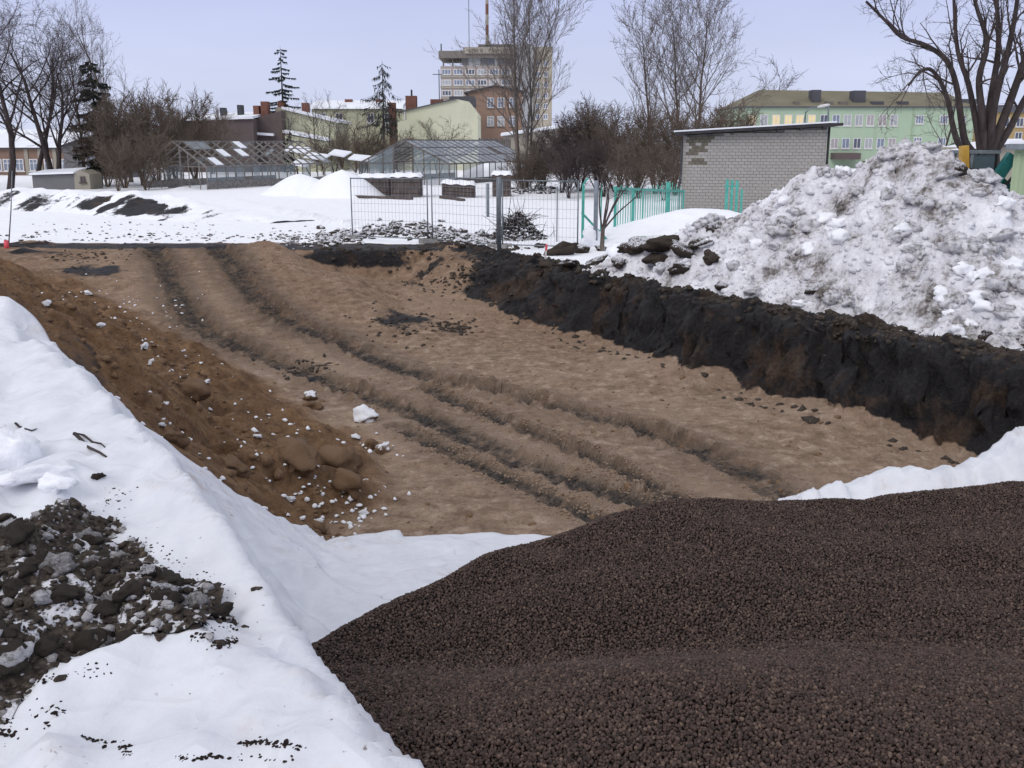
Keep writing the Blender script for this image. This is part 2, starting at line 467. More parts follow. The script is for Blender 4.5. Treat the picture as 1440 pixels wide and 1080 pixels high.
# ------------------------------------------------------------------ mesh collector
ORG = {}
class MB:
    def __init__(s): s.v = []; s.f = []
    def poly(s, pts, faces):
        o = len(s.v)
        s.v += [tuple(map(float, p)) for p in pts]
        s.f += [tuple(i + o for i in f) for f in faces]
        return s
    def box(s, a, b):
        x0, y0, z0 = a; x1, y1, z1 = b
        return s.poly([(x0, y0, z0), (x1, y0, z0), (x1, y1, z0), (x0, y1, z0), (x0, y0, z1), (x1, y0, z1), (x1, y1, z1), (x0, y1, z1)],
                      [(0, 3, 2, 1), (4, 5, 6, 7), (0, 1, 5, 4), (1, 2, 6, 5), (2, 3, 7, 6), (3, 0, 4, 7)])
    def beam(s, p, q, w, h=None, up=(0, 0, 1)):
        h = h or w
        p = np.array(p, float); q = np.array(q, float)
        d = q - p; L = np.linalg.norm(d); d /= L
        u = np.array(up, float)
        if abs(np.dot(u, d)) > 0.95: u = np.array((0, 1.0, 0))
        sx = np.cross(d, u); sx /= np.linalg.norm(sx); sz = np.cross(sx, d)
        c = []
        for e in (p, q):
            for a, b in ((-1, -1), (1, -1), (1, 1), (-1, 1)):
                c.append(e + sx * a * w / 2 + sz * b * h / 2)
        return s.poly(c, [(0, 1, 2, 3), (7, 6, 5, 4), (0, 4, 5, 1), (1, 5, 6, 2), (2, 6, 7, 3), (3, 7, 4, 0)])
    def tube(s, pts, rad, n=5, cap=True):
        pts = np.array(pts, float); k = len(pts)
        rad = np.broadcast_to(np.array(rad, float), (k,))
        d = np.gradient(pts, axis=0)
        d /= (np.linalg.norm(d, axis=1, keepdims=True) + 1e-9)
        ref = np.array((0.0, 0.0, 1.0)) if abs(d[:, 2]).mean() < 0.8 else np.array((1.0, 0.13, 0.0))
        u = np.cross(d, ref); u /= (np.linalg.norm(u, axis=1, keepdims=True) + 1e-9)
        w = np.cross(d, u)
        an = np.arange(n) * 2 * math.pi / n
        ring = pts[:, None, :] + rad[:, None, None] * (np.cos(an)[None, :, None] * u[:, None, :] + np.sin(an)[None, :, None] * w[:, None, :])
        o = len(s.v)
        s.v += [tuple(p) for p in ring.reshape(-1, 3).tolist()]
        for i in range(k - 1):
            for j in range(n):
                j2 = (j + 1) % n
                s.f.append((o + i * n + j, o + i * n + j2, o + (i + 1) * n + j2, o + (i + 1) * n + j))
        if cap:
            s.f.append(tuple(o + j for j in range(n))[::-1]); s.f.append(tuple(o + (k - 1) * n + j for j in range(n)))
        return s
    def prism(s, poly, off):
        """polygon (list of points) extruded by a vector"""
        n = len(poly); off = np.array(off, float)
        p = [np.array(q, float) for q in poly]
        return s.poly(p + [q + off for q in p], [tuple(range(n)), tuple(range(2 * n - 1, n - 1, -1))] + [(i, i + n, (i + 1) % n + n, (i + 1) % n) for i in range(n)])
    def build(s, name, mat, parent=None, smooth=False):
        org = np.array(ORG.get(parent.name, (0, 0, 0))) if parent is not None else np.zeros(3)
        me = bpy.data.meshes.new(name)
        v = np.array(s.v) - org
        me.from_pydata(v.tolist(), [], s.f)
        if smooth: me.polygons.foreach_set('use_smooth', np.ones(len(me.polygons), bool))
        me.materials.append(M[mat] if isinstance(mat, str) else mat)
        o = bpy.data.objects.new(name, me)
        col.objects.link(o)
        if parent is not None:
            o.parent = parent
            ORG[o.name] = tuple(org)
        return o

def tag(o, label=None, cat=None, group=None, kind=None):
    if label: o['label'] = label
    if cat: o['category'] = cat
    if group: o['group'] = group
    if kind: o['kind'] = kind
    return o

def thing(name, loc, label, cat, group=None):
    o = bpy.data.objects.new(name, None)
    o.empty_display_size = 0.2
    col.objects.link(o)
    o.location = tuple(float(c) for c in loc)
    ORG[o.name] = tuple(float(c) for c in loc)
    return tag(o, label, cat, group)

def fast_mesh(name, verts, quads, mat, smooth=True, parent=None):
    org = np.array(ORG.get(parent.name, (0, 0, 0))) if parent is not None else np.zeros(3)
    me = bpy.data.meshes.new(name)
    verts = np.asarray(verts, np.float32) - org.astype(np.float32)
    quads = np.asarray(quads, np.int32)
    k = quads.shape[1]
    me.vertices.add(len(verts)); me.vertices.foreach_set('co', verts.ravel())
    me.loops.add(quads.size); me.loops.foreach_set('vertex_index', quads.ravel())
    me.polygons.add(len(quads))
    me.polygons.foreach_set('loop_start', np.arange(len(quads), dtype=np.int32) * k)
    me.polygons.foreach_set('loop_total', np.full(len(quads), k, np.int32))
    me.polygons.foreach_set('use_smooth', np.full(len(quads), smooth, bool))
    me.update(calc_edges=True)
    me.materials.append(M[mat])
    o = bpy.data.objects.new(name, me)
    col.objects.link(o)
    if parent is not None:
        o.parent = parent; ORG[o.name] = tuple(org)
    return o

def grid_quads(nx, ny, keep=None):
    i = np.arange(ny - 1)[:, None] * nx + np.arange(nx - 1)[None, :]
    q = np.stack([i, i + 1, i + nx + 1, i + nx], -1).reshape(-1, 4)
    if keep is not None: q = q[keep.reshape(-1)]
    return q

# rough lumps shared by all clods, crumbs and snow lumps
def lump_verts(seed, sub=2, rough=0.35, flat=0.75):
    bm = bmesh.new()
    bmesh.ops.create_icosphere(bm, subdivisions=sub, radius=1.0)
    rg = random.Random(seed)
    off = Vector((rg.uniform(-50, 50), rg.uniform(-50, 50), rg.uniform(-50, 50)))
    cuts = []
    for _ in range(5):
        n = Vector((rg.gauss(0, 1), rg.gauss(0, 1), rg.gauss(0, 1))).normalized()
        cuts.append((n, rg.uniform(0.55, 0.85)))
    for v in bm.verts:
        p = v.co.copy()
        for n, d in cuts:
            k = p.dot(n)
            if k > d: p -= n * (k - d)
        p *= 1 + rough * mnoise.noise(p * 1.4 + off) + rough * 0.5 * mnoise.noise(p * 3.3 + off) + rough * 0.35 * mnoise.noise(p * 7.5 + off)
        p.z *= flat
        v.co = p
    bm.verts.ensure_lookup_table()
    V = np.array([v.co[:] for v in bm.verts]); F = np.array([[v.index for v in f.verts] for f in bm.faces])
    bm.free()
    return V, F
LUMPS = [lump_verts(s, 3, .5) for s in range(8)]
CRUMBS = [lump_verts(100 + s, 1, .5) for s in range(8)]
LUMP_ME = {}
def lump_mesh(k, mat):
    if (k, mat) not in LUMP_ME:
        V, F = LUMPS[k]
        me = bpy.data.meshes.new('lump')
        me.from_pydata(V.tolist(), [], F.tolist())
        me.polygons.foreach_set('use_smooth', np.ones(len(F), bool))
        me.materials.append(M[mat])
        LUMP_ME[(k, mat)] = me
    return LUMP_ME[(k, mat)]

def lump_object(name, mat, p, r, rng, parent=None, stretch=None):
    o = bpy.data.objects.new(name, lump_mesh(rng.randrange(8), mat))
    col.objects.link(o)
    org = np.zeros(3)
    if parent is not None:
        o.parent = parent; org = np.array(ORG[parent.name])
    o.location = tuple(np.array(p) - org)
    o.rotation_euler = (rng.uniform(-.4, .4), rng.uniform(-.4, .4), rng.uniform(0, 6.28))
    s = stretch or (rng.uniform(.8, 1.25), rng.uniform(.8, 1.25), rng.uniform(.7, 1.1))
    o.scale = (r * s[0], r * s[1], r * s[2])
    return o

def scatter_mesh(name, mat, pts, rad, rng, parent=None, big=False):
    """many lumps joined in one mesh"""
    src = LUMPS if big else CRUMBS
    Vs, Fs, o = [], [], 0
    for p, r in zip(pts, rad):
        V, F = src[rng.randrange(8)]
        a = rng.uniform(0, 6.28); ca, sa = math.cos(a), math.sin(a)
        W = V * np.array((rng.uniform(.7, 1.3), rng.uniform(.7, 1.3), rng.uniform(.7, 1.2))) * r
        W = np.stack([W[:, 0] * ca - W[:, 1] * sa, W[:, 0] * sa + W[:, 1] * ca, W[:, 2]], 1)
        Vs.append(W + np.array(p)); Fs.append(F + o); o += len(V)
    ob = fast_mesh(name, np.concatenate(Vs), np.concatenate(Fs), mat, True, parent)
    ob['kind'] = 'stuff'
    return ob

# ------------------------------------------------------------------ terrain
def xy(px, py, z): return tuple(at_z(px, py, z)[:2])
TRACKS = [spline([xy(300, 352, -.05), xy(350, 395, -.3), xy(415, 448, -.8), xy(478, 475, -1.0), xy(571, 522, -1.2), xy(672, 545, -1.2), xy(789, 572, -1.2), xy(960, 622, -1.2), xy(1110, 700, -1.2), xy(1200, 760, -1.2)], 4),
          spline([xy(215, 352, -.05), xy(270, 420, -.4), xy(400, 500, -1.0), xy(571, 577, -1.2), xy(730, 647, -1.2), xy(901, 705, -1.2), xy(1010, 760, -1.2)], 4),
          spline([xy(600, 545, -1.2), xy(649, 569, -1.2), xy(750, 608, -1.2), xy(859, 654, -1.2), xy(960, 705, -1.2)], 4),
          spline([xy(560, 600, -1.2), xy(650, 645, -1.2), xy(735, 682, -1.2), xy(840, 730, -1.2)], 4)]
TRACKS = [[(p[0], p[1]) for p in t] for t in TRACKS]
TDEPTH = [0.10, 0.09, 0.08, 0.05]
TWID = [0.27, 0.25, 0.17, 0.16]

def terrain(x, y, want_mask=False):
    x = np.asarray(x, float); y = np.asarray(y, float)
    w1 = fbm(x * .5, y * .5, 4, 3); w2 = fbm(x * 2.1, y * 2.1, 4, 11); w3 = fbm(x * 7, y * 7, 3, 23)
    # pit floor and the ramp that comes down into it
    r = sst(18.5, 29.2, y)
    dl = (x + 1.5) * -.83 + (y - 20.5) * -.557
    sL = sst(-1.3, 0.5, dl + .4 * w1)
    g = .45 + .78 * sL
    zf = -1.2 + r * g
    zf = zf + .30 * np.exp(-(((x - 3.6) / 1.5) ** 2 + ((y - 18.7) / 1.3) ** 2))
    zf = zf + .22 * np.exp(-(((x - 5.6) / 1.2) ** 2 + ((y - 15.0) / .9) ** 2))
    zf = zf + .35 * np.exp(-(((x + 6.7) / 1.2) ** 2 + ((y - 27.6) / 1.3) ** 2))
    zf = zf + .32 * np.exp(-(((x + 3.6) / 1.6) ** 2 + ((y - 25.8) / 1.1) ** 2))
    zf = zf + .20 * np.exp(-(((x + 1.6) / 1.3) ** 2 + ((y - 23.6) / .9) ** 2))
    zf = zf + .10 * np.exp(-(((x + 5.5) / .8) ** 2 + ((y - 20.5) / .7) ** 2))
    w4 = fbm(x * 15, y * 11, 3, 29)
    zf = zf + .05 * w1 + .04 * w2 + .022 * w3 + .016 * w4
    # ruts
    trk = np.zeros(x.shape); rut = np.zeros(x.shape + (3,))
    box = (x > -12) & (x < 9) & (y > 8) & (y < 31)
    if box.any():
        xb = x[box] + .10 * w2[box]; yb = y[box] + .10 * w1[box]
        acc = np.zeros(xb.shape); tk = np.zeros(xb.shape); rb_ = np.zeros(xb.shape + (3,)); ub = np.full(xb.shape, 99.0)
        for pts, dp, wd_ in zip(TRACKS, TDEPTH, TWID):
            d, al, sg = polydist(xb, yb, pts)
            u = d / wd_
            mm = d / wd_ < ub
            ub = np.where(mm, d / wd_, ub)
            rb_[mm] = np.stack([al, sg * d / wd_, np.exp(-(d / wd_ * .95) ** 6)], -1)[mm]
            rag = fbm(xb * 5.5, yb * 5.5, 3, 19)
            u = u + .25 * rag
            prof = -dp * sst(1.2, .85, u) + dp * .75 * np.exp(-((u - 1.32) / .26) ** 2) * np.maximum(0, .7 + 1.5 * rag)
            lugs = .022 * np.sin(al * 31 + 2.6 * sg * np.minimum(u, 1.2)) * np.exp(-(u) ** 4)
            vary = .35 + .95 * vn(al * .7, np.full(al.shape, dp * 90), 5)
            acc += prof * vary + lugs
            tk = np.maximum(tk, np.exp(-(u / 1.15) ** 4))
            tk = np.maximum(tk, (.35 + .3 * sst(17, 22, yb)) * np.exp(-(u / 2.6) ** 4))
        zf[box] += acc; trk[box] = tk; rut[box] = rb_
    z0 = .05 * fbm(x * .12, y * .12, 3, 41) + .03 * w2 + .012 * w3
    # spoil bank along the near left side
    a = -.866 * x - .5 * y
    top = np.interp(y, [0, 9, 13, 18, 22, 26], [1.5, 1.5, 1.35, 1.05, .38, .0])
    rg = sst(8.5, 10.5, y)
    bw = np.interp(y, [3, 5, 7.5], [2.56, 2.62, 2.95])
    toe = np.interp(y, [9.7, 10.3, 11.2, 13.2, 16.3, 19.7, 22.5, 26], [-3.42, -3.42, -4.3, -4.95, -5.1, -4.65, -3.7, -3.2])
    bw = bw - 3.42 - toe
    t = np.clip((a - toe + rg * (.35 * w1 + .26 * w2)) / bw, 0, 1)
    S = t ** np.interp(y, [3.4, 6.3], [2.6, 1.15])
    zb = zf + (np.maximum(top, zf) - zf) * S + (.10 * w2 + .05 * w3) * rg * sst(0, .3, t)
    # right hand wall of the pit, gouged by the digger's teeth
    b = .875 * x + .484 * y
    s = .484 * x - .875 * y
    sl_ = s + .9 * (b - 12)
    gou = .35 * fbm(s * .35, b * .1, 2, 59) + (.5 - np.abs(fbm(sl_ * .8, b * .2, 3, 61))) * .62 + (.5 - np.abs(fbm(sl_ * 2.2, b * .5, 3, 67))) * .30 - .32 + .16 * fbm(x * 2.6, y * 2.6, 4, 69)
    foot = np.interp(y, [12, 16, 20, 23, 27], [11.55, 11.5, 11.55, 11.0, 10.6])
    tr = np.clip((b + gou - foot) / (12.3 - foot + .12 * w1), 0, 1)
    Sr = .72 * tr + .28 * sst(.15, .95, tr)
    lip = .17 * np.exp(-((b + gou - 12.75) / .4) ** 2) * (.6 + w2)
    zr = zf + (np.maximum(z0 + lip + .12 * w3 * np.exp(-((b - 12.7) / .6) ** 2), zf) - zf) * Sr
    # far wall
    tw = np.clip((y + .35 * w2 + .25 * w1 - 28.1) / .75, 0, 1)
    right_of_ramp = 1 - sst(-.2, .9, dl - .6)
    zw = zf + (np.maximum(z0, zf) - zf) * np.where(y > 29.6, 1.0, sst(0, 1, tw) * np.maximum(right_of_ramp, sst(28.6, 29.4, y)))
    # near slope, under the pebble heap
    zn = np.minimum(-1.2 + (10.2 - y + .2 * w1) * .29, .7)
    zn = np.maximum(zn, zf)
    z = np.maximum(np.maximum(zb, zr), np.maximum(zw, zn))
    # smooth snow bank in front of the brick hut
    bk = np.exp(-(((x - 5.9) / 3.0) ** 2 + ((y - 31.3) / 1.9) ** 2))
    z = z + 1.0 * bk
    z = z - .25 * sst(90, 140, y)
    if not want_mask: return z
    field = sst(30.1, 30.5, y + .5 * w1 + .25 * w2)
    road = sst(28.5, 28.9, y + .2 * w2) * (1 - field)
    bank_r = sst(12.95, 13.6, b + .4 * w2) * sst(20, 22, y) * .75
    near_r = sst(12.7, 13.3, b) * (1 - sst(20, 22, y)) * (.42 + .45 * w2 + .2 * w1)
    snow = np.maximum.reduce([field * (.80 + .55 * sst(31.0, 34, y + w1)) , bank_r, near_r, sst(.12, .3, bk)])
    snow = np.where(a > 6, np.maximum(snow, .9), snow)
    wallm = np.clip(tr * 6, 0, 1) * sst(10.6, 11.2, b) * (.30 + .70 * sst(-2.0, -.4, x + .8 * w1))
    fw = np.maximum(sst(.15, .6, tw) * right_of_ramp * (.40 + .9 * w1), .75 * sst(.75, 1, tw)) * (y < 29.2)
    dark = np.maximum.reduce([wallm, fw, road * .62])
    for (px, py, zz, rx, ry) in ((562, 455, -1.0, .85, 1.25), (642, 462, -1.05, .5, .5), (600, 400, -.8, .9, .5), (125, 362, .1, 1.3, .9), (45, 345, .2, 1.5, .5), (660, 385, -.6, .7, .8), (430, 520, -1.1, .5, .35)):
        c = at_z(px, py, zz)
        dark = np.maximum(dark, .68 * np.exp(-(((x - c[0]) / rx) ** 2 + ((y - c[1]) / ry) ** 2)) * (1 + .5 * w2))
    dark = np.clip(dark, 0, 1)
    dark = np.where((b > 12.55) & (y < 28), np.minimum(dark, .80 + .12 * w2), dark)
    dark = np.where((a > -1.3) & (a < 0.2) & (y > 7) & (y < 10), np.maximum(dark, .45), dark)
    damp = sst(-.15, .35, a - toe + .35 * w1) * (1 - sst(24, 27, y))
    damp = np.maximum(damp, .35 * sst(18, 24, y))
    off = 1 - sst(-.1, .4, a - toe)
    rut[..., 2] *= off
    return z, snow, dark, damp, np.clip(trk * off, 0, 1), rut

def axis(lo, hi, step, far_lo, far_hi, growth):
    mid = np.arange(lo, hi, step)
    up = [mid[-1]]; d = step
    while up[-1] < far_hi: d *= 1 + growth; up.append(up[-1] + d)
    dn = [mid[0]]; d = step
    while dn[-1] > far_lo: d *= 1 + growth; dn.append(dn[-1] - d)
    return np.concatenate([np.array(dn[:0:-1]), mid, np.array(up[1:])])

gx = axis(-8.5, 7.6, .042, -1500, 1500, .052)
gy = axis(9.0, 28.6, .042, -120, 2500, .046)
GX, GY = np.meshgrid(gx, gy)
gz, m_snow, m_dark, m_damp, m_trk, m_rut = terrain(GX, GY, True)
def wall_relief(x, y, z):
    b = .875 * x + .484 * y; s = .484 * x - .875 * y
    m = sst(10.9, 11.5, b) * (1 - sst(12.5, 13.0, b)) * sst(-1.25, -.95, z) * (1 - sst(.0, .15, z)) * sst(8, 10, y) * (1 - sst(27, 28.5, y))
    q = .26 * fbm(s * 2.4 + .8 * z, z * 3.2 + .6 * s, 4, 501) + .10 * fbm(s * 8, z * 9, 3, 507)
    return x + .875 * q * m, y + .484 * q * m
WX_, WY_ = wall_relief(GX, GY, gz)
hide = (GY < 7.2) & (GY > .2) & (-.866 * GX - .5 * GY > -3.0) & (GX > -7.5) & (GX < 1)
gz_show = np.where(hide, gz - .10, gz)
ground = fast_mesh('ground', np.stack([WX_.ravel(), WY_.ravel(), gz_show.ravel()], 1), grid_quads(len(gx), len(gy)), 'ground_mix')
ca = ground.data.attributes.new('cover', 'FLOAT_COLOR', 'POINT')
ca.data.foreach_set('color', np.stack([m_snow.ravel(), m_dark.ravel(), m_damp.ravel(), m_trk.ravel()], 1).astype(np.float32).ravel())
ra = ground.data.attributes.new('rut', 'FLOAT_VECTOR', 'POINT')
ra.data.foreach_set('vector', m_rut.astype(np.float32).ravel())
tag(ground, 'snowy field with the sand floored excavation pit', kind='structure')

class Lookup:
    """bilinear reading of a height grid"""
    def __init__(s, ax, ay, z): s.ax, s.ay, s.z = ax, ay, z
    def __call__(s, x, y):
        x = np.atleast_1d(np.asarray(x, float)); y = np.atleast_1d(np.asarray(y, float))
        i = np.clip(np.searchsorted(s.ax, x) - 1, 0, len(s.ax) - 2); j = np.clip(np.searchsorted(s.ay, y) - 1, 0, len(s.ay) - 2)
        u = np.clip((x - s.ax[i]) / (s.ax[i + 1] - s.ax[i]), 0, 1); v = np.clip((y - s.ay[j]) / (s.ay[j + 1] - s.ay[j]), 0, 1)
        z = s.z
        return (z[j, i] * (1 - u) + z[j, i + 1] * u) * (1 - v) + (z[j + 1, i] * (1 - u) + z[j + 1, i + 1] * u) * v
GL = Lookup(gx, gy, gz)
def H(x, y): return float(GL(x, y)[0])
def march(px, py, f, t0, t1, step):
    rx, ry, rz = ray(px, py)
    ts = np.arange(t0, t1, step)
    zz = CAMZ + rz * ts
    g = f(rx * ts, ry * ts)
    k = np.argmax(zz < g)
    return np.array((rx * ts[k], ry * ts[k], g[k]))
def on_ground(px, py):
    """the point of the terrain that this pixel sees"""
    return march(px, py, GL, 3.0, 120.0, .03)

# a low bank of snow over dug earth out on the field
def bank_strip():
    n, m = 220, 34
    P = spline([(-34, 48.0), (-26, 46.3), (-20.5, 44.5), (-16.5, 41.5), (-13.4, 39.2), (-11.2, 37.6), (-9.8, 36.6)], 10)
    P = np.array(P); L = np.concatenate([[0], np.cumsum(np.hypot(*np.diff(P, axis=0).T))])
    uu = np.linspace(0, L[-1], n)
    cx = np.interp(uu, L, P[:, 0]); cy = np.interp(uu, L, P[:, 1])
    tx = np.gradient(cx); ty = np.gradient(cy); ln = np.hypot(tx, ty); nx_, ny_ = -ty / ln, tx / ln   # away from the camera
    v = np.linspace(0, 1, m) ** 1.0
    prof = np.interp(v, [0, .08, .5, .62, .8, 1], [-.08, .0, .78, .86, .8, -.1])
    off = v * 4.6 - .6
    U, V = np.meshgrid(uu, v)
    fade = np.interp(uu, [0, 3, L[-1] - 9, L[-1]], [1, 1, .85, .05])
    X = cx[None] + nx_[None] * off[:, None]; Y = cy[None] + ny_[None] * off[:, None]
    w = fbm(U * .9, V * 5, 4, 71)
    Z = prof[:, None] * fade[None] * (1 + .25 * w) + .10 * w * np.sin(np.pi * V) - .02
    X = X + .35 * fbm(U * .7, V * 2, 3, 77) * np.sin(np.pi * V)
    o = fast_mesh('embankment', np.stack([X.ravel(), Y.ravel(), (Z + .02).ravel()], 1), grid_quads(n, m), 'ground_mix')
    sn = np.where((V > .06) & (V < .56), .62 + .55 * fbm(U * 1.15, V * 1.3 + U * .12, 4, 83), 1.0)
    expo = np.exp(-((U - L[-1] + 8.0) / 3.6) ** 4) * np.exp(-((V - .34) / .15) ** 4)
    sn = sn + .2 - expo * (.62 + 1.7 * fbm(U * 1.6 + V * 3.0, V * .5, 2, 87))
    far_e = np.exp(-((U - L[-1] + 15) / 4) ** 2) * np.exp(-((V - .3) / .2) ** 4)
    sn = sn - far_e * (.25 + .6 * fbm(U * 2.2 + V * 3, V * 1.0, 3, 89))
    c = o.data.attributes.new('cover', 'FLOAT_COLOR', 'POINT')
    c.data.foreach_set('color', np.stack([np.clip(sn, 0, 1).ravel(), np.ones(n * m), np.zeros(n * m), np.zeros(n * m)], 1).astype(np.float32).ravel())
    tag(o, 'low snow covered bank with dark earth showing', kind='structure')
bank_strip()

# ------------------------------------------------------------------ expanded clay heap in the foreground
def heap_z(x, y):
    cy = np.interp(x, [-1.4, -.83, -.4, 0, .6, 1.2, 2.2, 3.3, 6], [2.7, 3.66, 4.35, 4.95, 5.4, 5.65, 5.8, 6.15, 6.6])
    cz = np.interp(x, [-1.2, -.83, 0, 1.2, 2.2, 3.3, 6], [1.0, 1.0, .90, .88, .80, .86, .86])
    d = cy - y
    back = np.minimum(d, 0)
    z = cz + np.where(d > 0, np.interp(np.maximum(d, 0), [0, .5, 1.4, 2.6, 4.5, 7], [0, .03, .14, .34, .62, .8]), 0)
    z = z + np.where(d < 0, -.62 * (np.sqrt(back ** 2 + .02) - .1414), 0)
    z = z + .12 * np.exp(-(((x - .5) / .7) ** 2 + ((y - 2.9) / .5) ** 2)) - .09 * np.exp(-(((x - .7 - .5 * (y - 3.7)) / 1.3) ** 2 + ((y - 3.75) / .38) ** 2)) + .07 * np.exp(-(((x - 2.0) / .6) ** 2 + ((y - 2.6) / .5) ** 2))
    z = z + .07 * np.exp(-(((x + .3) / .5) ** 2 + ((y - 2.7) / .95) ** 2))
    z = z + .06 * fbm(x * .9, y * .9, 3, 101) + .012 * fbm(x * 5, y * 5, 2, 107)
    a = -.866 * x - .5 * y
    lim = 1.22 + .30 * (-.93 - a) + .03 * fbm(x * 3, y * 3, 2, 5)
    return np.minimum(z, np.where(a > -2.2, lim, 9))

hx = np.arange(-1.3, 6.6, .05); hy = np.arange(.2, 9.6, .05)
HX, HY = np.meshgrid(hx, hy)
HZ = heap_z(HX, HY)
TZ = terrain(HX, HY)
ha = -.866 * HX - .5 * HY
ok = (HZ > TZ - .12) & (ha < -.66)
keep = ok[:-1, :-1] & ok[1:, :-1] & ok[:-1, 1:] & ok[1:, 1:]
heap = thing('clay_pebble_heap', (1.5, 4.0, .9), 'large heap of dark brown expanded clay pebbles beside the white sheet', 'heap')
fast_mesh('heap_body', np.stack([HX.ravel(), HY.ravel(), HZ.ravel() - .012], 1), grid_quads(len(hx), len(hy), keep), 'heap_base', True, heap)

def pebbles():
    rs = np.random.RandomState(4)
    P = []
    for (x0, x1, y0, y1, step) in ((-1.1, 3.8, 1.5, 3.5, .0086), (-1.1, 5.0, 3.5, 7.0, .0112)):
        for layer in (1,):
            ax = np.arange(x0, x1, step * (1.0 if layer else 1.25)); ay = np.arange(y0, y1, step * (1.0 if layer else 1.25))
            X, Y = np.meshgrid(ax, ay)
            X = (X + rs.uniform(-.5, .5, X.shape) * step * 1.3).ravel(); Y = (Y + rs.uniform(-.5, .5, Y.shape) * step * 1.3).ravel()
            m = (np.abs(X) < .56 * Y + .75)
            P.append(np.stack([X[m], Y[m], np.full(m.sum(), .004 * (1 - layer))], 1))
    P = np.concatenate(P)
    z = heap_z(P[:, 0], P[:, 1])
    a = -.866 * P[:, 0] - .5 * P[:, 1]
    keepm = (a < -.74) & (P[:, 1] < np.interp(P[:, 0], [-1.4, 0, 1.2, 3.3, 6], [4.1, 5.6, 6.4, 6.9, 7.3]))
    P[:, 2] += z + rs.uniform(-.0045, .004, len(z))
    P = P[keepm]
    # a few that rolled out on the sheet
    me = bpy.data.meshes.new('pebbles')
    me.vertices.add(len(P)); me.vertices.foreach_set('co', (P - np.array((1.5, 4.0, .9))).astype(np.float32).ravel())
    o = bpy.data.objects.new('pebbles', me); col.objects.link(o)
    o.parent = heap; o['kind'] = 'stuff'
    V, F = lump_verts(900, 2, .22, .86)
    pm = bpy.data.meshes.new('pebble'); pm.from_pydata((V * .0056).tolist(), [], F.tolist())
    pm.polygons.foreach_set('use_smooth', np.ones(len(F), bool)); pm.materials.append(M['clay_pebble'])
    po = bpy.data.objects.new('pebble', pm)
    ng = bpy.data.node_groups.new('pebble_scatter', 'GeometryNodeTree')
    ng.interface.new_socket('Geometry', in_out='INPUT', socket_type='NodeSocketGeometry')
    ng.interface.new_socket('Geometry', in_out='OUTPUT', socket_type='NodeSocketGeometry')
    gi = ng.nodes.new('NodeGroupInput'); go = ng.nodes.new('NodeGroupOutput')
    ip = ng.nodes.new('GeometryNodeInstanceOnPoints')
    oi = ng.nodes.new('GeometryNodeObjectInfo'); oi.inputs['Object'].default_value = po
    rv = ng.nodes.new('FunctionNodeRandomValue'); rv.data_type = 'FLOAT_VECTOR'
    rv.inputs[0].default_value = (0, 0, 0); rv.inputs[1].default_value = (6.28, 6.28, 6.28)
    rsz = ng.nodes.new('FunctionNodeRandomValue'); rsz.data_type = 'FLOAT'
    rsz.inputs[2].default_value = .6; rsz.inputs[3].default_value = 1.5
    L = ng.links
    L.new(gi.outputs[0], ip.inputs['Points']); L.new(oi.outputs['Geometry'], ip.inputs['Instance'])
    L.new(rv.outputs[0], ip.inputs['Rotation']); L.new(rsz.outputs[1], ip.inputs['Scale'])
    L.new(ip.outputs[0], go.inputs[0])
    md = o.modifiers.new('scatter', 'NODES'); md.node_group = ng
pebbles()

# ------------------------------------------------------------------ white geotextile sheets
FOLDS = []   # (polyline in x,y ; height ; width)
def fold(pxs, z, h, w): FOLDS.append(([tuple(at_z(px, py, z)[:2]) for px, py in pxs], h, w))
fold([(0, 500), (60, 492), (120, 520), (160, 585)], 1.5, .07, .10)
fold([(0, 660), (90, 655), (190, 668), (300, 690), (420, 745)], 1.45, .05, .06)
fold([(0, 705), (120, 690), (230, 705), (330, 790), (375, 845)], 1.5, .05, .05)
fold([(130, 950), (200, 925), (330, 918), (420, 960), (500, 1030)], 1.55, .06, .06)
fold([(0, 1062), (200, 1052), (420, 1066), (540, 1075)], 1.55, .035, .035)
fold([(270, 900), (330, 878), (400, 880)], 1.55, .03, .03)
fold([(100, 560), (200, 640), (330, 700), (400, 790)], 1.2, .07, .12)
fold([(60, 520), (140, 600), (240, 660), (330, 720), (430, 775)], .8, .08, .10)
fold([(330, 715), (420, 780), (470, 815), (520, 830)], .2, .12, .12)
fold([(470, 790), (540, 800), (640, 785)], -.9, .10, .10)
fold([(0, 820), (80, 700), (200, 640)], 1.5, .03, .05)
fold([(400, 900), (470, 960), (530, 1040)], 1.4, .03, .04)
fold([(340, 930), (440, 1000), (500, 1070)], 1.45, .035, .05)

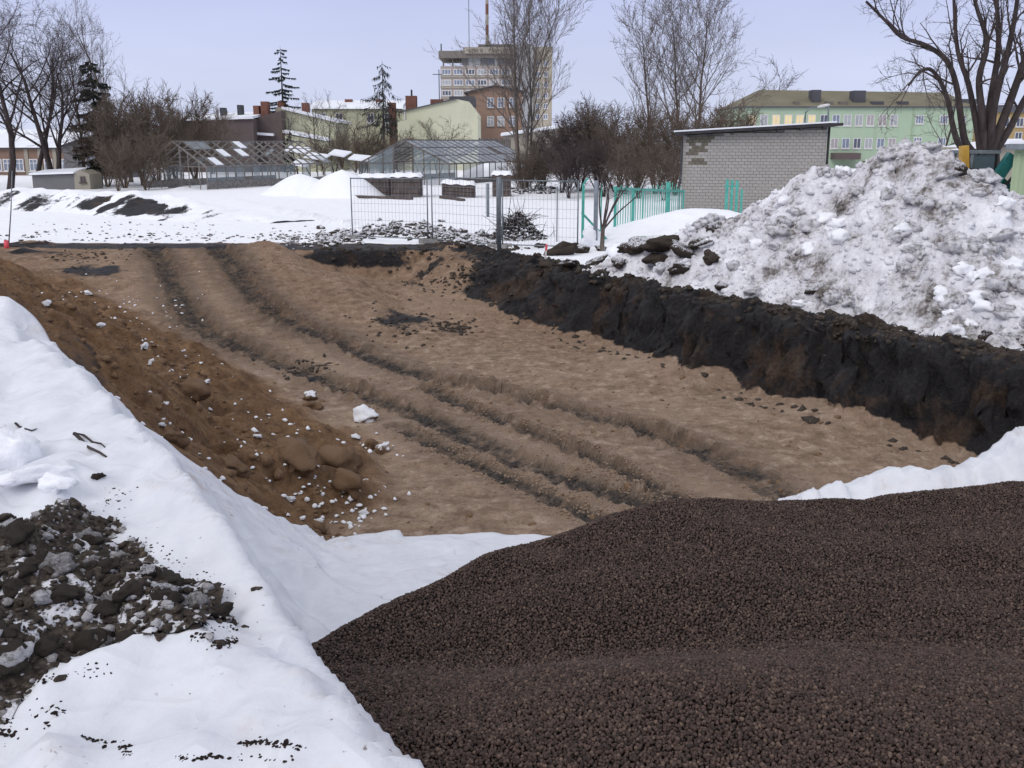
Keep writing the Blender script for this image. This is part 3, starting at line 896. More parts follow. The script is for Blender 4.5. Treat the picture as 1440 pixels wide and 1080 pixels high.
def sheet_z(x, y, seed=0):
    # the sheet bridges the unevenness below it
    a = -.866 * x - .5 * y
    top = np.interp(y, [0, 9, 13], [1.5, 1.5, 1.35])
    t = np.clip((a + 3.42) / np.interp(y, [3, 5, 7.5], [2.56, 2.62, 2.95]), 0, 1)
    S = t ** np.interp(y, [3.4, 6.3], [2.6, 1.15])
    zb = -1.2 + (top + 1.2) * S
    zn = np.minimum(-1.2 + (10.2 - y) * .29, .7)
    z = np.maximum(zb, np.maximum(zn, -1.2))
    z = np.maximum(z, terrain(x, y)) + .035
    z = z + .04 * fbm(x * .8, y * .8, 2, 131) * sst(-3.2, -1.5, a)
    wr = np.abs(fbm(x * 1.9 + .8 * y, y * 1.1 - .5 * x, 3, 139))
    z = z + .11 * (.35 - wr) * sst(-3.6, -2.8, a) + .045 * (.3 - np.abs(fbm(x * 4.5 - 2 * y, y * 2.5, 2, 143)))
    for pts, h, w in FOLDS:
        d, al, sg = polydist(x, y, pts)
        z = z + h * np.where(sg > 0, np.maximum(0, 1 - d / (w * 1.1)) ** 1.4, np.maximum(0, 1 - d / (w * 4.5)) ** 1.3) * (.55 + .8 * vn(al * 1.7, al * 0, 9))
    return z

def sheet(name, E, A, nu, nv, label, power=1.0, extra=None):
    E = np.array(E, float); A = np.array(A, float)
    def resample(P, n):
        L = np.concatenate([[0], np.cumsum(np.hypot(*np.diff(P, axis=0).T))]); u = np.linspace(0, L[-1], n)
        return np.stack([np.interp(u, L, P[:, 0]), np.interp(u, L, P[:, 1])], 1)
    E = resample(E, nu); A = resample(A, nu)
    v = np.linspace(0, 1, nv)[:, None, None] ** power
    G = A[None] * (1 - v) + E[None] * v
    X, Y = G[..., 0], G[..., 1]
    Z = sheet_z(X, Y)
    if extra is not None: Z = extra(X, Y, Z, np.linspace(0, 1, nu)[None], v[..., 0])
    q = grid_quads(nu, nv)
    V = np.stack([X.ravel(), Y.ravel(), Z.ravel()], 1)
    o = fast_mesh(name, V, q, 'geotextile')
    s = o.modifiers.new('thickness', 'SOLIDIFY'); s.thickness = .006; s.offset = 1.0
    return tag(o, label, 'sheet')

def ext1(X, Y, Z, u, v):
    pk = at_y(28, 458, 8.2)
    Z = Z + .16 * np.exp(-(((X - pk[0]) / .35) ** 2 + ((Y - pk[1]) / .25) ** 2))
    return Z + .07 * sst(.965, 1, v) * (.3 + vn(u * 30, v * 0, 6)) * (u < .8)
sheet('geotextile_sheet',
      spline([(-8.0, 7.8), (-5.2, 8.3), (-4.12, 8.25), (-3.6, 7.85), (-3.1, 7.55), (-2.72, 7.7), (-2.4, 8.07), (-2.0, 8.85), (-1.63, 9.68), (-.9, 9.95), (-.04, 10.0), (.9, 9.9)], 8),
      [(-6.5, .35), (.9, .35)], 270, 240, 'large white geotextile sheet draped over the bank with black soil lying on it', .9, ext1)

def sheet2():
    top = [(1088, 713, -1.1), (1120, 700, -1.1), (1150, 690, -1.05), (1200, 681, -1.0), (1258, 660, -.85), (1305, 657, -.75), (1350, 653, -.6), (1385, 634, -.4), (1424, 604, -.15), (1450, 596, -.05), (1560, 570, .15)]
    T = np.array([at_z(*p) for p in top])
    T = np.array(spline(T, 10)); n = len(T)
    B = T.copy(); B[:, 1] = np.linspace(9.4, 8.2, n); B[:, 0] = np.linspace(T[0, 0] - .1, T[-1, 0] - .9, n)
    m = 60
    v = np.linspace(0, 1, m)[:, None]
    X = B[None, :, 0] * (1 - v) + T[None, :, 0] * v; Y = B[None, :, 1] * (1 - v) + T[None, :, 1] * v
    base = terrain(X, Y) + .03
    rim = T[None, :, 2]
    u = np.linspace(0, 1, n)[None]
    Z = np.maximum(base, base * (1 - v ** 2) + (rim) * v ** 2)
    Z = Z + .06 * fbm(u * 22 + v * 2, v * 3, 3, 151) * sst(.1, .6, v) + .10 * np.exp(-((v - .86) / .07) ** 2) * (.5 + vn(u * 14, v * 0, 8)) + 0.0 * X
    Z = Z + .05 * sst(.5, .9, v) - sst(.96, 1, v) * .05
    Z = Z + .16 * np.maximum(0, .45 - 1.4 * np.abs(fbm(u * 13 + v * 1.6, v * 2.2, 2, 157))) * sst(.15, .5, v) * (1 - .8 * sst(.78, 1, v))
    Z = np.maximum(Z, base)
    o = fast_mesh('geotextile_sheet', np.stack([X.ravel(), Y.ravel(), Z.ravel()], 1), grid_quads(n, m), 'geotextile')
    s = o.modifiers.new('thickness', 'SOLIDIFY'); s.thickness = .006; s.offset = 1.0
    tag(o, 'narrow crumpled white sheet edge between the pit and clay pebble heap', 'sheet')
sheet2()

# ------------------------------------------------------------------ heap of dirty snow beside the pit
def pile_z(x, y):
    z = np.full(np.shape(x), -9.0)
    for cx, cy, h, k in ((7.75, 19.6, 3.12, .74), (7.25, 19.6, 3.0, .72), (8.2, 19.5, 2.8, .85), (6.1, 20.0, 3.4, .95), (6.6, 19.9, 2.6, .7), (5.4, 20.5, 2.25, .72), (4.6, 21.4, 1.55, .55), (3.4, 22.6, .85, .45),
                         (8.8, 19.0, 2.05, .66), (9.7, 18.5, 1.4, .5), (11.2, 18.0, 1.15, .45), (13, 18, 1.0, .4), (8.0, 17.2, 1.35, .5), (6.6, 17.9, 1.1, .45), (10.2, 16.2, 1.0, .45)):
        wx = x + .25 * fbm(x * .9 + cx, y * .9, 2, 301); wy = y + .25 * fbm(x * .9, y * .9 + cy, 2, 307)
        z = np.maximum(z, h - k * np.hypot(wx - cx, wy - cy))
    b = .875 * x + .484 * y
    z = np.minimum(z, .8 * (b - np.interp(y, [14, 16.5, 20, 23], [13.85, 13.35, 13.1, 13.0]) - .45 * fbm(x * 1.1, y * 1.1, 3, 311)))
    z = z + .10 * fbm(x * .8, y * .8, 3, 313)
    for k, (cell, amp) in enumerate(((.62, .42), (.30, .24), (.14, .08))):
        d, idv = worley(x / cell + .15 * fbm(x * 4, y * 4, 2, 7), y / cell, 320 + k)
        z = z + amp * (np.sqrt(np.maximum(0, .62 - d * d)) - .45) * (.35 + .9 * idv)
    return z + .05 * fbm(x * 9, y * 9, 3, 331)

px_ = np.arange(1.6, 13.6, .038); py_ = np.arange(14.0, 24.5, .038)
PX, PY = np.meshgrid(px_, py_)
PZ = pile_z(PX, PY); PL = Lookup(px_, py_, PZ); PT = terrain(PX, PY)
ok = (PZ > PT - .10) & (.875 * PX + .484 * PY > 12.6)
keep = ok[:-1, :-1] & ok[1:, :-1] & ok[:-1, 1:] & ok[1:, 1:]
pile = thing('snow_heap', (8.0, 19.5, 0), 'tall heap of dirty lumpy snow at the pit edge beside the brick hut', 'snow heap')
fast_mesh('heap_body', np.stack([PX.ravel(), PY.ravel(), PZ.ravel()], 1), grid_quads(len(px_), len(py_), keep), 'dirty_snow', True, pile)
rng = random.Random(12)
spots = []
while len(spots) < 2200:
    x = rng.uniform(2.2, 13.0); y = rng.uniform(14.6, 22.8)
    z = float(PL(x, y)[0])
    if z > H(x, y) - .02 and .875 * x + .484 * y > 12.7: spots.append((x, y, z))
spots = np.array(spots)
rad = np.array([rng.choice((.05, .06, .07, .09, .12, .16)) * rng.uniform(.7, 1.15) for _ in spots])
order = np.argsort(-rad / spots[:, 1])
rad[:70] *= 1.6
order = np.argsort(-rad / spots[:, 1])
for n, i in enumerate(order[:260]):
    lump_object('soil_lump' if n % 13 == 4 else 'snow_lump', 'soil_snowy' if n % 13 == 4 else ('clean_snow', 'dirty_snow', 'dirty_snow', 'dirty_snow')[n % 4], spots[i], rad[i], rng, pile)
rest = order[260:]
scatter_mesh('snow_crumbs', 'dirty_snow', spots[rest], rad[rest] * .8, rng, pile)
fine = []
while len(fine) < 1100:
    x = rng.uniform(2.0, 12.0); y = rng.uniform(14.2, 22.5)
    b = .875 * x + .484 * y
    if b > 12.8 + .35 * rng.random():
        fine.append((x, y, max(float(PL(x, y)[0]), H(x, y)) + .005))
fine = np.array(fine)
scatter_mesh('snow_grains', 'dirty_snow', fine, [rng.uniform(.02, .06) for _ in fine], rng, pile)

# black soil crumbs along the pit wall and its rim
pts, rad = [], []
for _ in range(1900):
    y = rng.uniform(12.0, 27.5); b = (rng.gauss(12.85, .22) if rng.random() < .93 else rng.uniform(11.0, 11.5))
    x = (b - .484 * y) / .875
    pts.append((x, y, H(x, y) - .01)); rad.append(rng.uniform(.02, .075) if rng.random() < .93 else rng.uniform(.08, .13))
for _ in range(150):
    x = rng.uniform(-5.5, 0.5); y = 28.8 + rng.gauss(0, .35)
    pts.append((x, y, H(x, y))); rad.append(rng.uniform(.03, .10))
for px, py, sp_ in ((562, 455, .45), (642, 462, .25), (600, 398, .5), (125, 362, .7), (660, 385, .4), (430, 520, .3)):
    c = on_ground(px, py)
    for _ in range(90):
        x, y = c[0] + rng.gauss(0, sp_), c[1] + rng.gauss(0, sp_ * 1.3)
        pts.append((x, y, H(x, y))); rad.append(rng.uniform(.02, .07))
o = scatter_mesh('soil_crumbs', 'soil', pts, rad, rng)
tag(o, 'loose black soil crumbs along the rim and wall of the pit', 'soil', kind='stuff')
pts, rad = [], []
for _ in range(900):
    y = rng.uniform(10.3, 27); x = rng.uniform(-9, 6)
    if .875 * x + .484 * y > 11.6 or -.866 * x - .5 * y > -3.2: continue
    pts.append((x, y, H(x, y))); rad.append(rng.uniform(.012, .035) if rng.random() < .9 else rng.uniform(.04, .07))
for _ in range(1300):
    y = rng.uniform(9.2, 22); aa = rng.uniform(-3.6, -.8); x = (aa + .5 * y) / -.866
    pts.append((x, y, H(x, y))); rad.append(rng.uniform(.012, .05) if rng.random() < .9 else rng.uniform(.05, .12))
o = scatter_mesh('bank_crumbs', 'sand_clod', pts, rad, rng)
tag(o, 'loose brown crumbs on the sand bank and pit floor', 'sand', kind='stuff')
pts, rad = [], []
for T_, w_ in zip(TRACKS, TWID):
    for _ in range(900):
        k = rng.randrange(len(T_) - 1); f = rng.random(); sd_ = rng.choice((-1, 1)) * rng.gauss(1.35, .35) * w_
        dx, dy = T_[k + 1][0] - T_[k][0], T_[k + 1][1] - T_[k][1]; l_ = math.hypot(dx, dy)
        x = T_[k][0] + dx * f - dy / l_ * sd_; y = T_[k][1] + dy * f + dx / l_ * sd_
        if y < 10.4 or y > 27: continue
        pts.append((x, y, H(x, y))); rad.append(rng.uniform(.008, .03))
o = scatter_mesh('rut_crumbs', 'sand_pale', pts, rad, rng)
tag(o, 'small pale sand crumbs pushed up along the wheel ruts', 'sand', kind='stuff')
pts, rad = [], []
def near(px, py, n, s):
    c = on_ground(px, py)
    for _ in range(n):
        x = c[0] + rng.gauss(0, s); y = c[1] + rng.gauss(0, s * 1.3)
        pts.append((x, y, H(x, y) + .01)); rad.append(rng.uniform(.012, .045))
for px, py, n, s in ((460, 715, 60, .35), (490, 700, 40, .3), (430, 700, 25, .3), (520, 630, 14, .25), (240, 600, 16, .3), (260, 640, 14, .3), (345, 605, 12, .3),
                     (200, 450, 40, .8), (250, 490, 30, .8), (180, 430, 20, .9), (210, 490, 12, .5), (120, 430, 14, .7), (300, 560, 14, .6), (400, 600, 22, .5), (90, 400, 10, .8), (330, 640, 10, .4)):
    near(px, py, n, s)
o = scatter_mesh('snow_bits', 'snow_bit', pts, rad, rng)
tag(o, 'scattered white snow bits on the brown sand bank', 'snow', kind='stuff')

# single lumps that lie on the sand bank and at its foot
def single(name, mat, px, py, r, label, cat, group=None, sink=.25, stretch=None):
    c = on_ground(px, py)
    c[2] += r * (.7 - sink)
    o = lump_object(name, mat, c, r, rng, None, stretch)
    return tag(o, label, cat, group)
for px, py, rpx, lab in ((515, 592, 17, 'largest snow capped lump on the pit floor below the sand bank'), (540, 637, 13, 'snow capped lump of sand nearest the big broken sand block'),
                         (436, 562, 11, 'snow capped lump at the upper foot of the sand bank')):
    c = on_ground(px, py); r = rpx / FPX * c[1]
    single('sand_lump', 'snow_bit' if rpx > 14 else 'sand_clod_snowy', px, py, r, lab, 'lump')
for px, py, rpx in ((203, 493, 9), (213, 513, 8), (64, 431, 9), (142, 460, 7), (228, 602, 7), (257, 628, 8), (410, 707, 9), (448, 738, 9), (512, 725, 9), (500, 685, 7), (500, 618, 8), (124, 415, 6), (362, 617, 8), (292, 538, 6)):
    c = on_ground(px, py); r = rpx / FPX * c[1] * .8
    single('snow_lump', 'snow_bit', px, py, r, 'small white snow lump on the brown sand bank', 'snow lump', 'snow lumps on the sand bank')
for px, py, rpx, lab, st in ((480, 655, 46, 'large broken block of brown sand at the foot of the bank', (1.1, .8, .75)), (490, 685, 34, 'squarish brown sand block in front of the large broken block', (1.1, .7, .8)),
                             (420, 650, 40, 'rounded brown sand clod bulging from the bank beside the large block', (1.1, .8, .6)), (270, 555, 26, 'brown sand clod halfway up the bank slope', (1, 1, .8)),
                             (245, 622, 22, 'brown sand clod just above the white sheet edge', (1, 1, .9)), (330, 660, 26, 'low brown sand clod beside the white sheet edge', (1, 1, .7)),
                             (440, 575, 14, 'small brown sand clod at the ramp side of the bank', (1, 1, .8)), (520, 630, 16, 'brown sand clod between two snow capped lumps', (1, 1, .8))):
    c = on_ground(px, py); r = rpx / FPX * c[1]
    single('sand_clod', 'sand_clod', px, py, r, lab, 'sand clod', None, .55, st)

# ------------------------------------------------------------------ black soil and snow lumps dumped on the sheet
SOILP = [(0, 745), (60, 740), (105, 712), (150, 720), (185, 765), (240, 800), (290, 812), (322, 840), (318, 862), (270, 905), (215, 915), (120, 912), (60, 945), (0, 990), (-120, 1010), (-160, 900), (-120, 760)]
SP = np.array([at_z(px, py, 1.58)[:2] for px, py in SOILP])
def inside(x, y, P):
    c = np.zeros(np.shape(x), bool)
    n = len(P)
    for i in range(n):
        x0, y0 = P[i]; x1, y1 = P[(i + 1) % n]
        k = ((y0 > y) != (y1 > y)) & (x < (x1 - x0) * (y - y0) / (y1 - y0 + 1e-12) + x0)
        c ^= k
    return c
sx = np.arange(-2.7, -.7, .012); sy = np.arange(1.9, 4.3, .012)
SX, SY = np.meshgrid(sx, sy)
WX = SX + .05 * fbm(SX * 5, SY * 5, 3, 401); WY = SY + .05 * fbm(SX * 5, SY * 5, 3, 407)
ins = inside(WX, WY, SP)
dd, _, _ = polydist(WX, WY, [tuple(p) for p in SP] + [tuple(SP[0])])
dep = np.where(ins, dd, -dd)
DL = Lookup(sx, sy, dep)
base = sheet_z(SX, SY)
def soil_h(x, y, dep):
    d1, i1 = worley(x / .16, y / .16, 411); d2, i2 = worley(x / .07, y / .07, 417)
    return .10 * sst(-.02, .25, dep) + .05 * (np.sqrt(np.maximum(0, .6 - d1 * d1)) - .3) * (.3 + i1) + .025 * (np.sqrt(np.maximum(0, .6 - d2 * d2)) - .3) * (.3 + i2) + .05 * fbm(x * 4, y * 4, 4, 421) + .02 * fbm(x * 22, y * 22, 3, 427)
SZ = base + np.where(dep > -.03, soil_h(SX, SY, dep), -.1) * 1.0
ok = dep > -.025
keep = ok[:-1, :-1] & ok[1:, :-1] & ok[:-1, 1:] & ok[1:, 1:]
sheap = thing('soil_heap', (-1.4, 3.0, 1.55), 'spread of black soil mixed with grey snow lumps on the white sheet', 'soil heap')
fast_mesh('heap_body', np.stack([SX.ravel(), SY.ravel(), SZ.ravel()], 1), grid_quads(len(sx), len(sy), keep), 'soil_mix', True, sheap)
SLK = Lookup(sx, sy, np.where(dep > 0, SZ, base))
def soil_top(x, y): return float(SLK(x, y)[0]), float(DL(x, y)[0])
for px, py, r in ((118, 735, .045), (80, 810, .05), (130, 858, .055), (60, 845, .04), (220, 860, .05), (230, 812, .055), (265, 815, .06), (205, 800, .04), (30, 955, .06), (20, 750, .04), (150, 820, .035),
                  (190, 880, .045), (240, 890, .05), (100, 880, .045), (285, 845, .045), (15, 900, .05), (170, 905, .045), (60, 905, .04), (130, 790, .035), (300, 858, .03), (110, 925, .04), (-40, 870, .07), (-20, 960, .07)):
    p = at_z(px, py, 1.68); z, d = soil_top(p[0], p[1])
    if d < .03: continue
    lump_object('snow_lump', rng.choice(('grey_snow', 'grey_snow', 'dirty_snow', 'soil_snowy')), (p[0], p[1], z + r * .1), r * .82, rng, sheap)
for k in range(45):
    px = rng.uniform(-40, 310); py = rng.uniform(730, 960)
    p = at_z(px, py, 1.68); z, d = soil_top(p[0], p[1])
    if d < .01: continue
    lump_object('soil_clod', 'soil', (p[0], p[1], z), rng.uniform(.025, .055), rng, sheap)
pts, rad, pt2, rd2 = [], [], [], []
for _ in range(11500):
    x = rng.uniform(-2.5, -.8); y = rng.uniform(2.0, 4.1); z, d = soil_top(x, y)
    if d > -.01 or rng.random() < .5 * math.exp(d / .03):
        (pts if rng.random() < .72 else pt2).append((x, y, z))
        (rad if len(pts) > len(rad) else rd2).append(rng.uniform(.004, .013) if rng.random() < .8 else rng.uniform(.013, .026))
scatter_mesh('soil_crumbs', 'soil', pts, rad, rng, sheap)
scatter_mesh('snow_crumbs', 'grey_snow', pt2, rd2, rng, sheap)

# clay pebbles and dirt that gathered in the creases of the sheet
shx = np.arange(-6, 1.2, .02); shy = np.arange(1.0, 10.2, .02)
SHL = Lookup(shx, shy, sheet_z(*np.meshgrid(shx, shy)))
def on_sheet(px, py): return march(px, py, SHL, 1.6, 12, .008)
pts, rad = [], []
def line(pp, n, sx_, sy_, r0, r1):
    for _ in range(n):
        k = rng.randrange(len(pp) - 1); t = rng.random()
        px = pp[k][0] + (pp[k + 1][0] - pp[k][0]) * t + rng.gauss(0, sx_); py = pp[k][1] + (pp[k + 1][1] - pp[k][1]) * t + rng.gauss(0, sy_)
        p = on_sheet(px, py); pts.append(p + np.array((0, 0, .004))); rad.append(rng.uniform(r0, r1))
line([(110, 1043), (150, 1048), (180, 1050)], 70, 4, 2.5, .004, .008)
line([(170, 1055), (185, 1066)], 25, 4, 3, .004, .008)
line([(335, 1050), (375, 1046), (425, 1056)], 90, 4, 2.5, .004, .008)
line([(250, 1070), (300, 1069), (420, 1073)], 60, 7, 2, .004, .008)
line([(265, 905), (300, 892), (355, 880)], 90, 5, 3, .003, .007)
line([(305, 912), (330, 902)], 90, 6, 3, .004, .008)
line([(60, 960), (110, 950), (140, 940)], 50, 10, 5, .003, .007)
line([(180, 690), (160, 715), (150, 700)], 40, 12, 8, .003, .009)
line([(190, 760), (240, 790), (320, 840)], 120, 12, 8, .003, .008)
line([(20, 1010), (90, 1000), (40, 1040)], 50, 14, 8, .003, .007)
line([(0, 1035), (20, 1020)], 50, 8, 10, .004, .01)
line([(330, 820), (200, 870), (300, 960)], 60, 60, 40, .0015, .004)
o = scatter_mesh('dirt_crumbs', 'heap_base', pts, rad, rng)
tag(o, 'clay pebbles and dirt caught in the creases of the white sheet', 'dirt', kind='stuff')
def twig(pp, r, lab):
    P = [on_sheet(*q) + np.array((0, 0, .008 + .004 * (i % 2))) for i, q in enumerate(pp)]
    o = MB().tube(P, [r * (1 - .6 * i / (len(P) - 1)) for i in range(len(P))], 5).build('twig', 'bark_dark', None, True)
    tag(o, lab, 'twig')
twig([(22, 598), (27, 603), (36, 606), (45, 609), (52, 606)], .007, 'thin dark twig lying alone high on the white sheet')
twig([(105, 612), (112, 620), (125, 632), (140, 640), (150, 645)], .011, 'dark broken twig on the white sheet above the rounded fold')
twig([(104, 612), (118, 616), (130, 624), (142, 627), (148, 632)], .008, 'slim dark twig crossing the longer twig on the sheet')
for px, py, r, lab in ((138, 674, .026, 'single dark soil clod lying on the clean white sheet'), (103, 682, .016, 'small dark clod beside the rounded snow lump on the sheet')):
    p = on_sheet(px, py); tag(lump_object('soil_clod', 'soil', p + np.array((0, 0, r * .4)), r, rng), lab, 'soil clod')
for px, py, r, lab, st in ((82, 685, .06, 'rounded snow lump at the tip of the ridge on the sheet', (1.2, .9, .8)), (25, 650, .13, 'tall pointed snow lump standing on the white sheet', (.8, .8, 1.3)), (50, 678, .10, 'long low snow lump between the pointed and the rounded lump', (1.5, .6, .55))):
    p = on_sheet(px, py); tag(lump_object('snow_lump', 'clean_snow', p + np.array((0, 0, r * .3)), r, rng, None, st), lab, 'snow lump')

# ------------------------------------------------------------------ stakes, clods and rubble at the pit edge
def stake(px, py, hpx, label, lean):
    b = on_ground(px, py); h = hpx / FPX * b[1]
    t = thing('marker_stake', b, label, 'stake')
    top = b + np.array((lean * h, 0, h)); mid = b + (top - b) * .62
    MB().beam(b - np.array((0, 0, .1)), mid, .05, .03).build('stake_post', 'white_paint', t)
    MB().beam(mid, top, .054, .034).build('painted_top', 'pink_paint', t)
stake(766, 366, 22, 'white survey stake with a pink top at the corner of the pit', .12)
def pole(px, py, top_py, label):
    b = on_ground(px, py); tp = at_y(px + 5, top_py, b[1] + .1)
    t = thing('marker_pole', b, label, 'pole')
    MB().tube([b, (b + tp) / 2 + np.array((.02, 0, 0)), tp], [.018, .016, .012], 6).build('rod', 'steel_grey', t, True)
    MB().tube([b + np.array((-.03, -.05, -.05)), b + np.array((-.02, -.05, .22))], [.075, .06], 8).build('pink_collar', 'pink_paint', t, True)
pole(12, 349, 240, 'thin leaning metal pole with a pink foot at the bank end')

clods = [(790, 358, 20), (815, 355, 16), (838, 372, 14), (770, 376, 14), (800, 376, 12), (905, 348, 22), (935, 352, 24), (960, 362, 20), (985, 350, 16), (925, 370, 18), (955, 382, 16), (885, 352, 14), (1000, 365, 14), (870, 372, 12), (845, 352, 10), (760, 348, 9)]
for i, (px, py, rpx) in enumerate(clods):
    c = march(px, py, (lambda x, y: np.where((x > 1.8) & (y > 14.2) & (y < 24.3) & (.875 * x + .484 * y > 12.6), np.maximum(GL(x, y), PL(x, y)), GL(x, y))), 3.0, 60.0, .03); r = rpx / FPX * c[1]
    o = lump_object('soil_clod', 'soil_snowy' if i % 3 else 'soil', c + np.array((0, 0, r * .2)), r, rng, None, (1.25, .9, .62))
    if i < 5: tag(o, 'dark frozen soil clod at the pit corner beside the pink topped stake', 'soil clod', 'soil clods by the stake')
    else: tag(o, 'snowy brown frozen soil clod at the foot of the dirty snow heap', 'soil clod', 'soil clods below the snow heap')
for px, py, rpx, lab in ((800, 320, 22, ''), (855, 342, 20, ''), (835, 332, 20, 'white snow lump at the foot of the green fence post with the brace'), (868, 348, 18, 'white snow lump just behind the sapling stem')):
    if not lab: continue
    c = on_ground(px, py + 12); r = rpx / FPX * c[1]
    tag(lump_object('snow_lump', 'clean_snow', c + np.array((0, 0, r * .4)), r, rng, None, (.9, .8, 1.0)), lab, 'snow lump')
# row of soil thrown up along the field's edge
pts, rad = [], []
for _ in range(620):
    px = rng.uniform(380, 700); py = 331 + rng.gauss(0, 5) - 6 * math.sin(px / 40)
    c = on_ground(px, py); pts.append(c); rad.append(rng.uniform(.04, .16) * (1.25 if 450 < px < 690 else .5))
for _ in range(130):
    px = rng.uniform(0, 430); py = 334 + rng.gauss(0, 4)
    c = on_ground(px, py); pts.append(c); rad.append(rng.uniform(.02, .09))
for _ in range(70):
    px = rng.uniform(40, 300); py = rng.uniform(312, 334)
    c = on_ground(px, py); pts.append(c); rad.append(rng.uniform(.02, .07))
o = scatter_mesh('soil_clods', 'soil_snowy', pts, rad, rng)
tag(o, 'ragged row of dark soil clods along the edge of the snow field', 'soil', kind='stuff')
pts = [on_ground(rng.uniform(700, 830), 345 + rng.gauss(0, 4)) for _ in range(120)]
tag(scatter_mesh('snow_crumbs', 'clean_snow', pts, [rng.uniform(.03, .09) for _ in pts], rng), 'broken snow crumbs beside the fence foot at the pit corner', 'snow', kind='stuff')

# brush and rubble pile behind the mesh fence
bp = thing('brush_pile', on_ground(728, 338), 'dark pile of brush and frozen earth behind the mesh fence', 'brush pile')
c0 = np.array(ORG[bp.name])
pts, rad = [], []
for _ in range(330):
    u = rng.gauss(0, .42); v = rng.gauss(0, .4); h = .85 * math.exp(-(u / .55) ** 2) * math.exp(-(v / .6) ** 2)
    pts.append(c0 + np.array((u * 1.05, v + .5, h * rng.random() ** .4))); rad.append(rng.uniform(.03, .10))
scatter_mesh('earth_lumps', 'soil_snowy', pts, rad, rng, bp)
mb = MB()
for _ in range(150):
    u = rng.gauss(0, .45); h = .75 * math.exp(-(u / .6) ** 2)
    p = c0 + np.array((u, rng.uniform(.1, .9), h * rng.uniform(.4, 1)))
    d = np.array((rng.gauss(0, .35), rng.gauss(0, .3), abs(rng.gauss(.08, .25))))
    mb.tube([p, p + d * .6 + np.array((0, 0, .05)), p + d], [.012, .009, .004], 3, False)
mb.build('twigs', 'bark_dark', bp)['kind'] = 'stuff'

# ------------------------------------------------------------------ mesh site fence
def fence_panel(p, q, h, label, nfoot=True, lean=0.0, dense=.13):
    p = np.array(p, float); q = np.array(q, float)
    t = thing('mesh_fence_panel', (p + q) / 2, label, 'fence panel')
    up = np.array((0, lean, h))
    for a in (p, q):
        MB().tube([a - np.array((0, 0, .05)), a + up], .022, 6).build('post', 'steel_grey', t, True)
        if nfoot:
            MB().box(a - np.array((.28, .11, .02)), a + np.array((.28, .11, .12))).build('foot', 'concrete', t)
    for f, r in ((.05, .018), (.985, .02)):
        MB().tube([p + up * f, q + up * f], r, 6).build('rail', 'steel_grey', t, True)
    L = np.linalg.norm(q - p); m = MB()
    n = int(L / dense)
    for i in range(1, n):
        a = p + (q - p) * i / n
        m.tube([a + up * .05, a + up * .985], .0035, 3, False)
    for k in range(1, 7):
        m.tube([p + up * (.05 + .935 * k / 7), q + up * (.05 + .935 * k / 7)], .0042, 3, False)
    m.build('wire_mesh', 'wire_grey', t)['kind'] = 'stuff'
def gp(px, py): 
    c = on_ground(px, py); return c
fa, fb, fc = gp(496, 336), gp(602, 341), gp(699, 349)
fence_panel(fa, fb, 1.92, 'grey wire mesh fence panel standing clear of the others at its free end')
fence_panel(fb + np.array((.14, -.05, 0)), fc, 1.98, 'middle grey wire mesh fence panel ending at the thick post')
fd = gp(812, 352)
fence_panel(fc + np.array((.16, .05, 0)), fd, 1.95, 'grey wire mesh fence panel in front of the brush pile by the green fence', True, .05, .11)
def post(px, py, top, r, mat, name, label):
    b = gp(px, py); tp = at_y(px, top, b[1])
    tag(MB().tube([b - np.array((0, 0, .1)), (b[0], b[1], tp[2] - .02), (b[0], b[1], tp[2])], [r, r, r * .8], 8).build(name, mat, None, True), label, 'post')
post(702, 352, 249, .06, 'steel_grey', 'fence_post', 'thick grey steel post between two mesh fence panels')
post(686, 305, 258, .06, 'steel_grey', 'fence_post', 'short dark steel post alone in the snow behind the mesh fence')
post(837, 346, 254, .065, 'wire_grey', 'fence_post', 'thick grey post beside the braced green fence post')
post(783, 340, 262, .018, 'steel_grey', 'fence_post', 'slim grey post in the middle of the wire mesh by the brush pile')

# ------------------------------------------------------------------ green metal fence
gf = thing('green_fence', gp(890, 330), 'turquoise green metal bar fence running up to the brick hut', 'fence')
gposts = [(819, 347, 261, .08), (844, 352, 258, .04), (864, 340, 262, .085), (889, 330, 264, .095), (903, 322, 268, .05), (938, 311, 256, .13), (960, 306, 267, .06)]
GPB = []
for px, py, top, w in gposts:
    Yp = np.interp(px, [819, 844, 864, 889, 903, 938, 960], [29.6, 29.9, 31.3, 33.8, 35.2, 39.0, 41.6])
    b = at_y(px, py, Yp); b[2] = min(b[2], H(b[0], Yp)) - .2
    tp = at_y(px, top, Yp)
    GPB.append((b, tp))
    MB().beam(b, (b[0], b[1], tp[2]), w, w).build('post', 'green_paint', gf)
def rail(i, j, dz, w=.07):
    a, b = GPB[i][1], GPB[j][1]
    MB().beam(a + np.array((0, 0, dz)), b + np.array((0, 0, dz)), w, w).build('rail', 'green_paint', gf)
rail(2, 6, -.06, .08)
for i, j in ((2, 3), (3, 4), (4, 5), (5, 6)):
    (a, ta), (b, tb) = GPB[i], GPB[j]
    n = max(2, int(np.linalg.norm(b[:2] - a[:2]) / .34))
    for k in range(1, n):
        t = k / n; p = a + (b - a) * t; q = ta + (tb - ta) * t
        MB().beam((p[0], p[1], p[2]), (p[0], p[1], q[2] + .06 - (.12 if k % 2 else 0)), .026, .026).build('bar', 'green_paint', gf)
br = at_y(818, 299, 29.55); br2 = at_y(857, 341, 29.9)
MB().beam(br, br2, .055, .055).build('brace', 'green_paint', gf)
s0 = GPB[0][1]; MB().beam(s0, at_y(827, 250, 29.6), .05, .05).build('barb_arm', 'green_paint', gf)
gl = thing('green_gate_leaf', (0, 0, 0), 'short turquoise green gate leaf standing against the brick wall', 'gate')
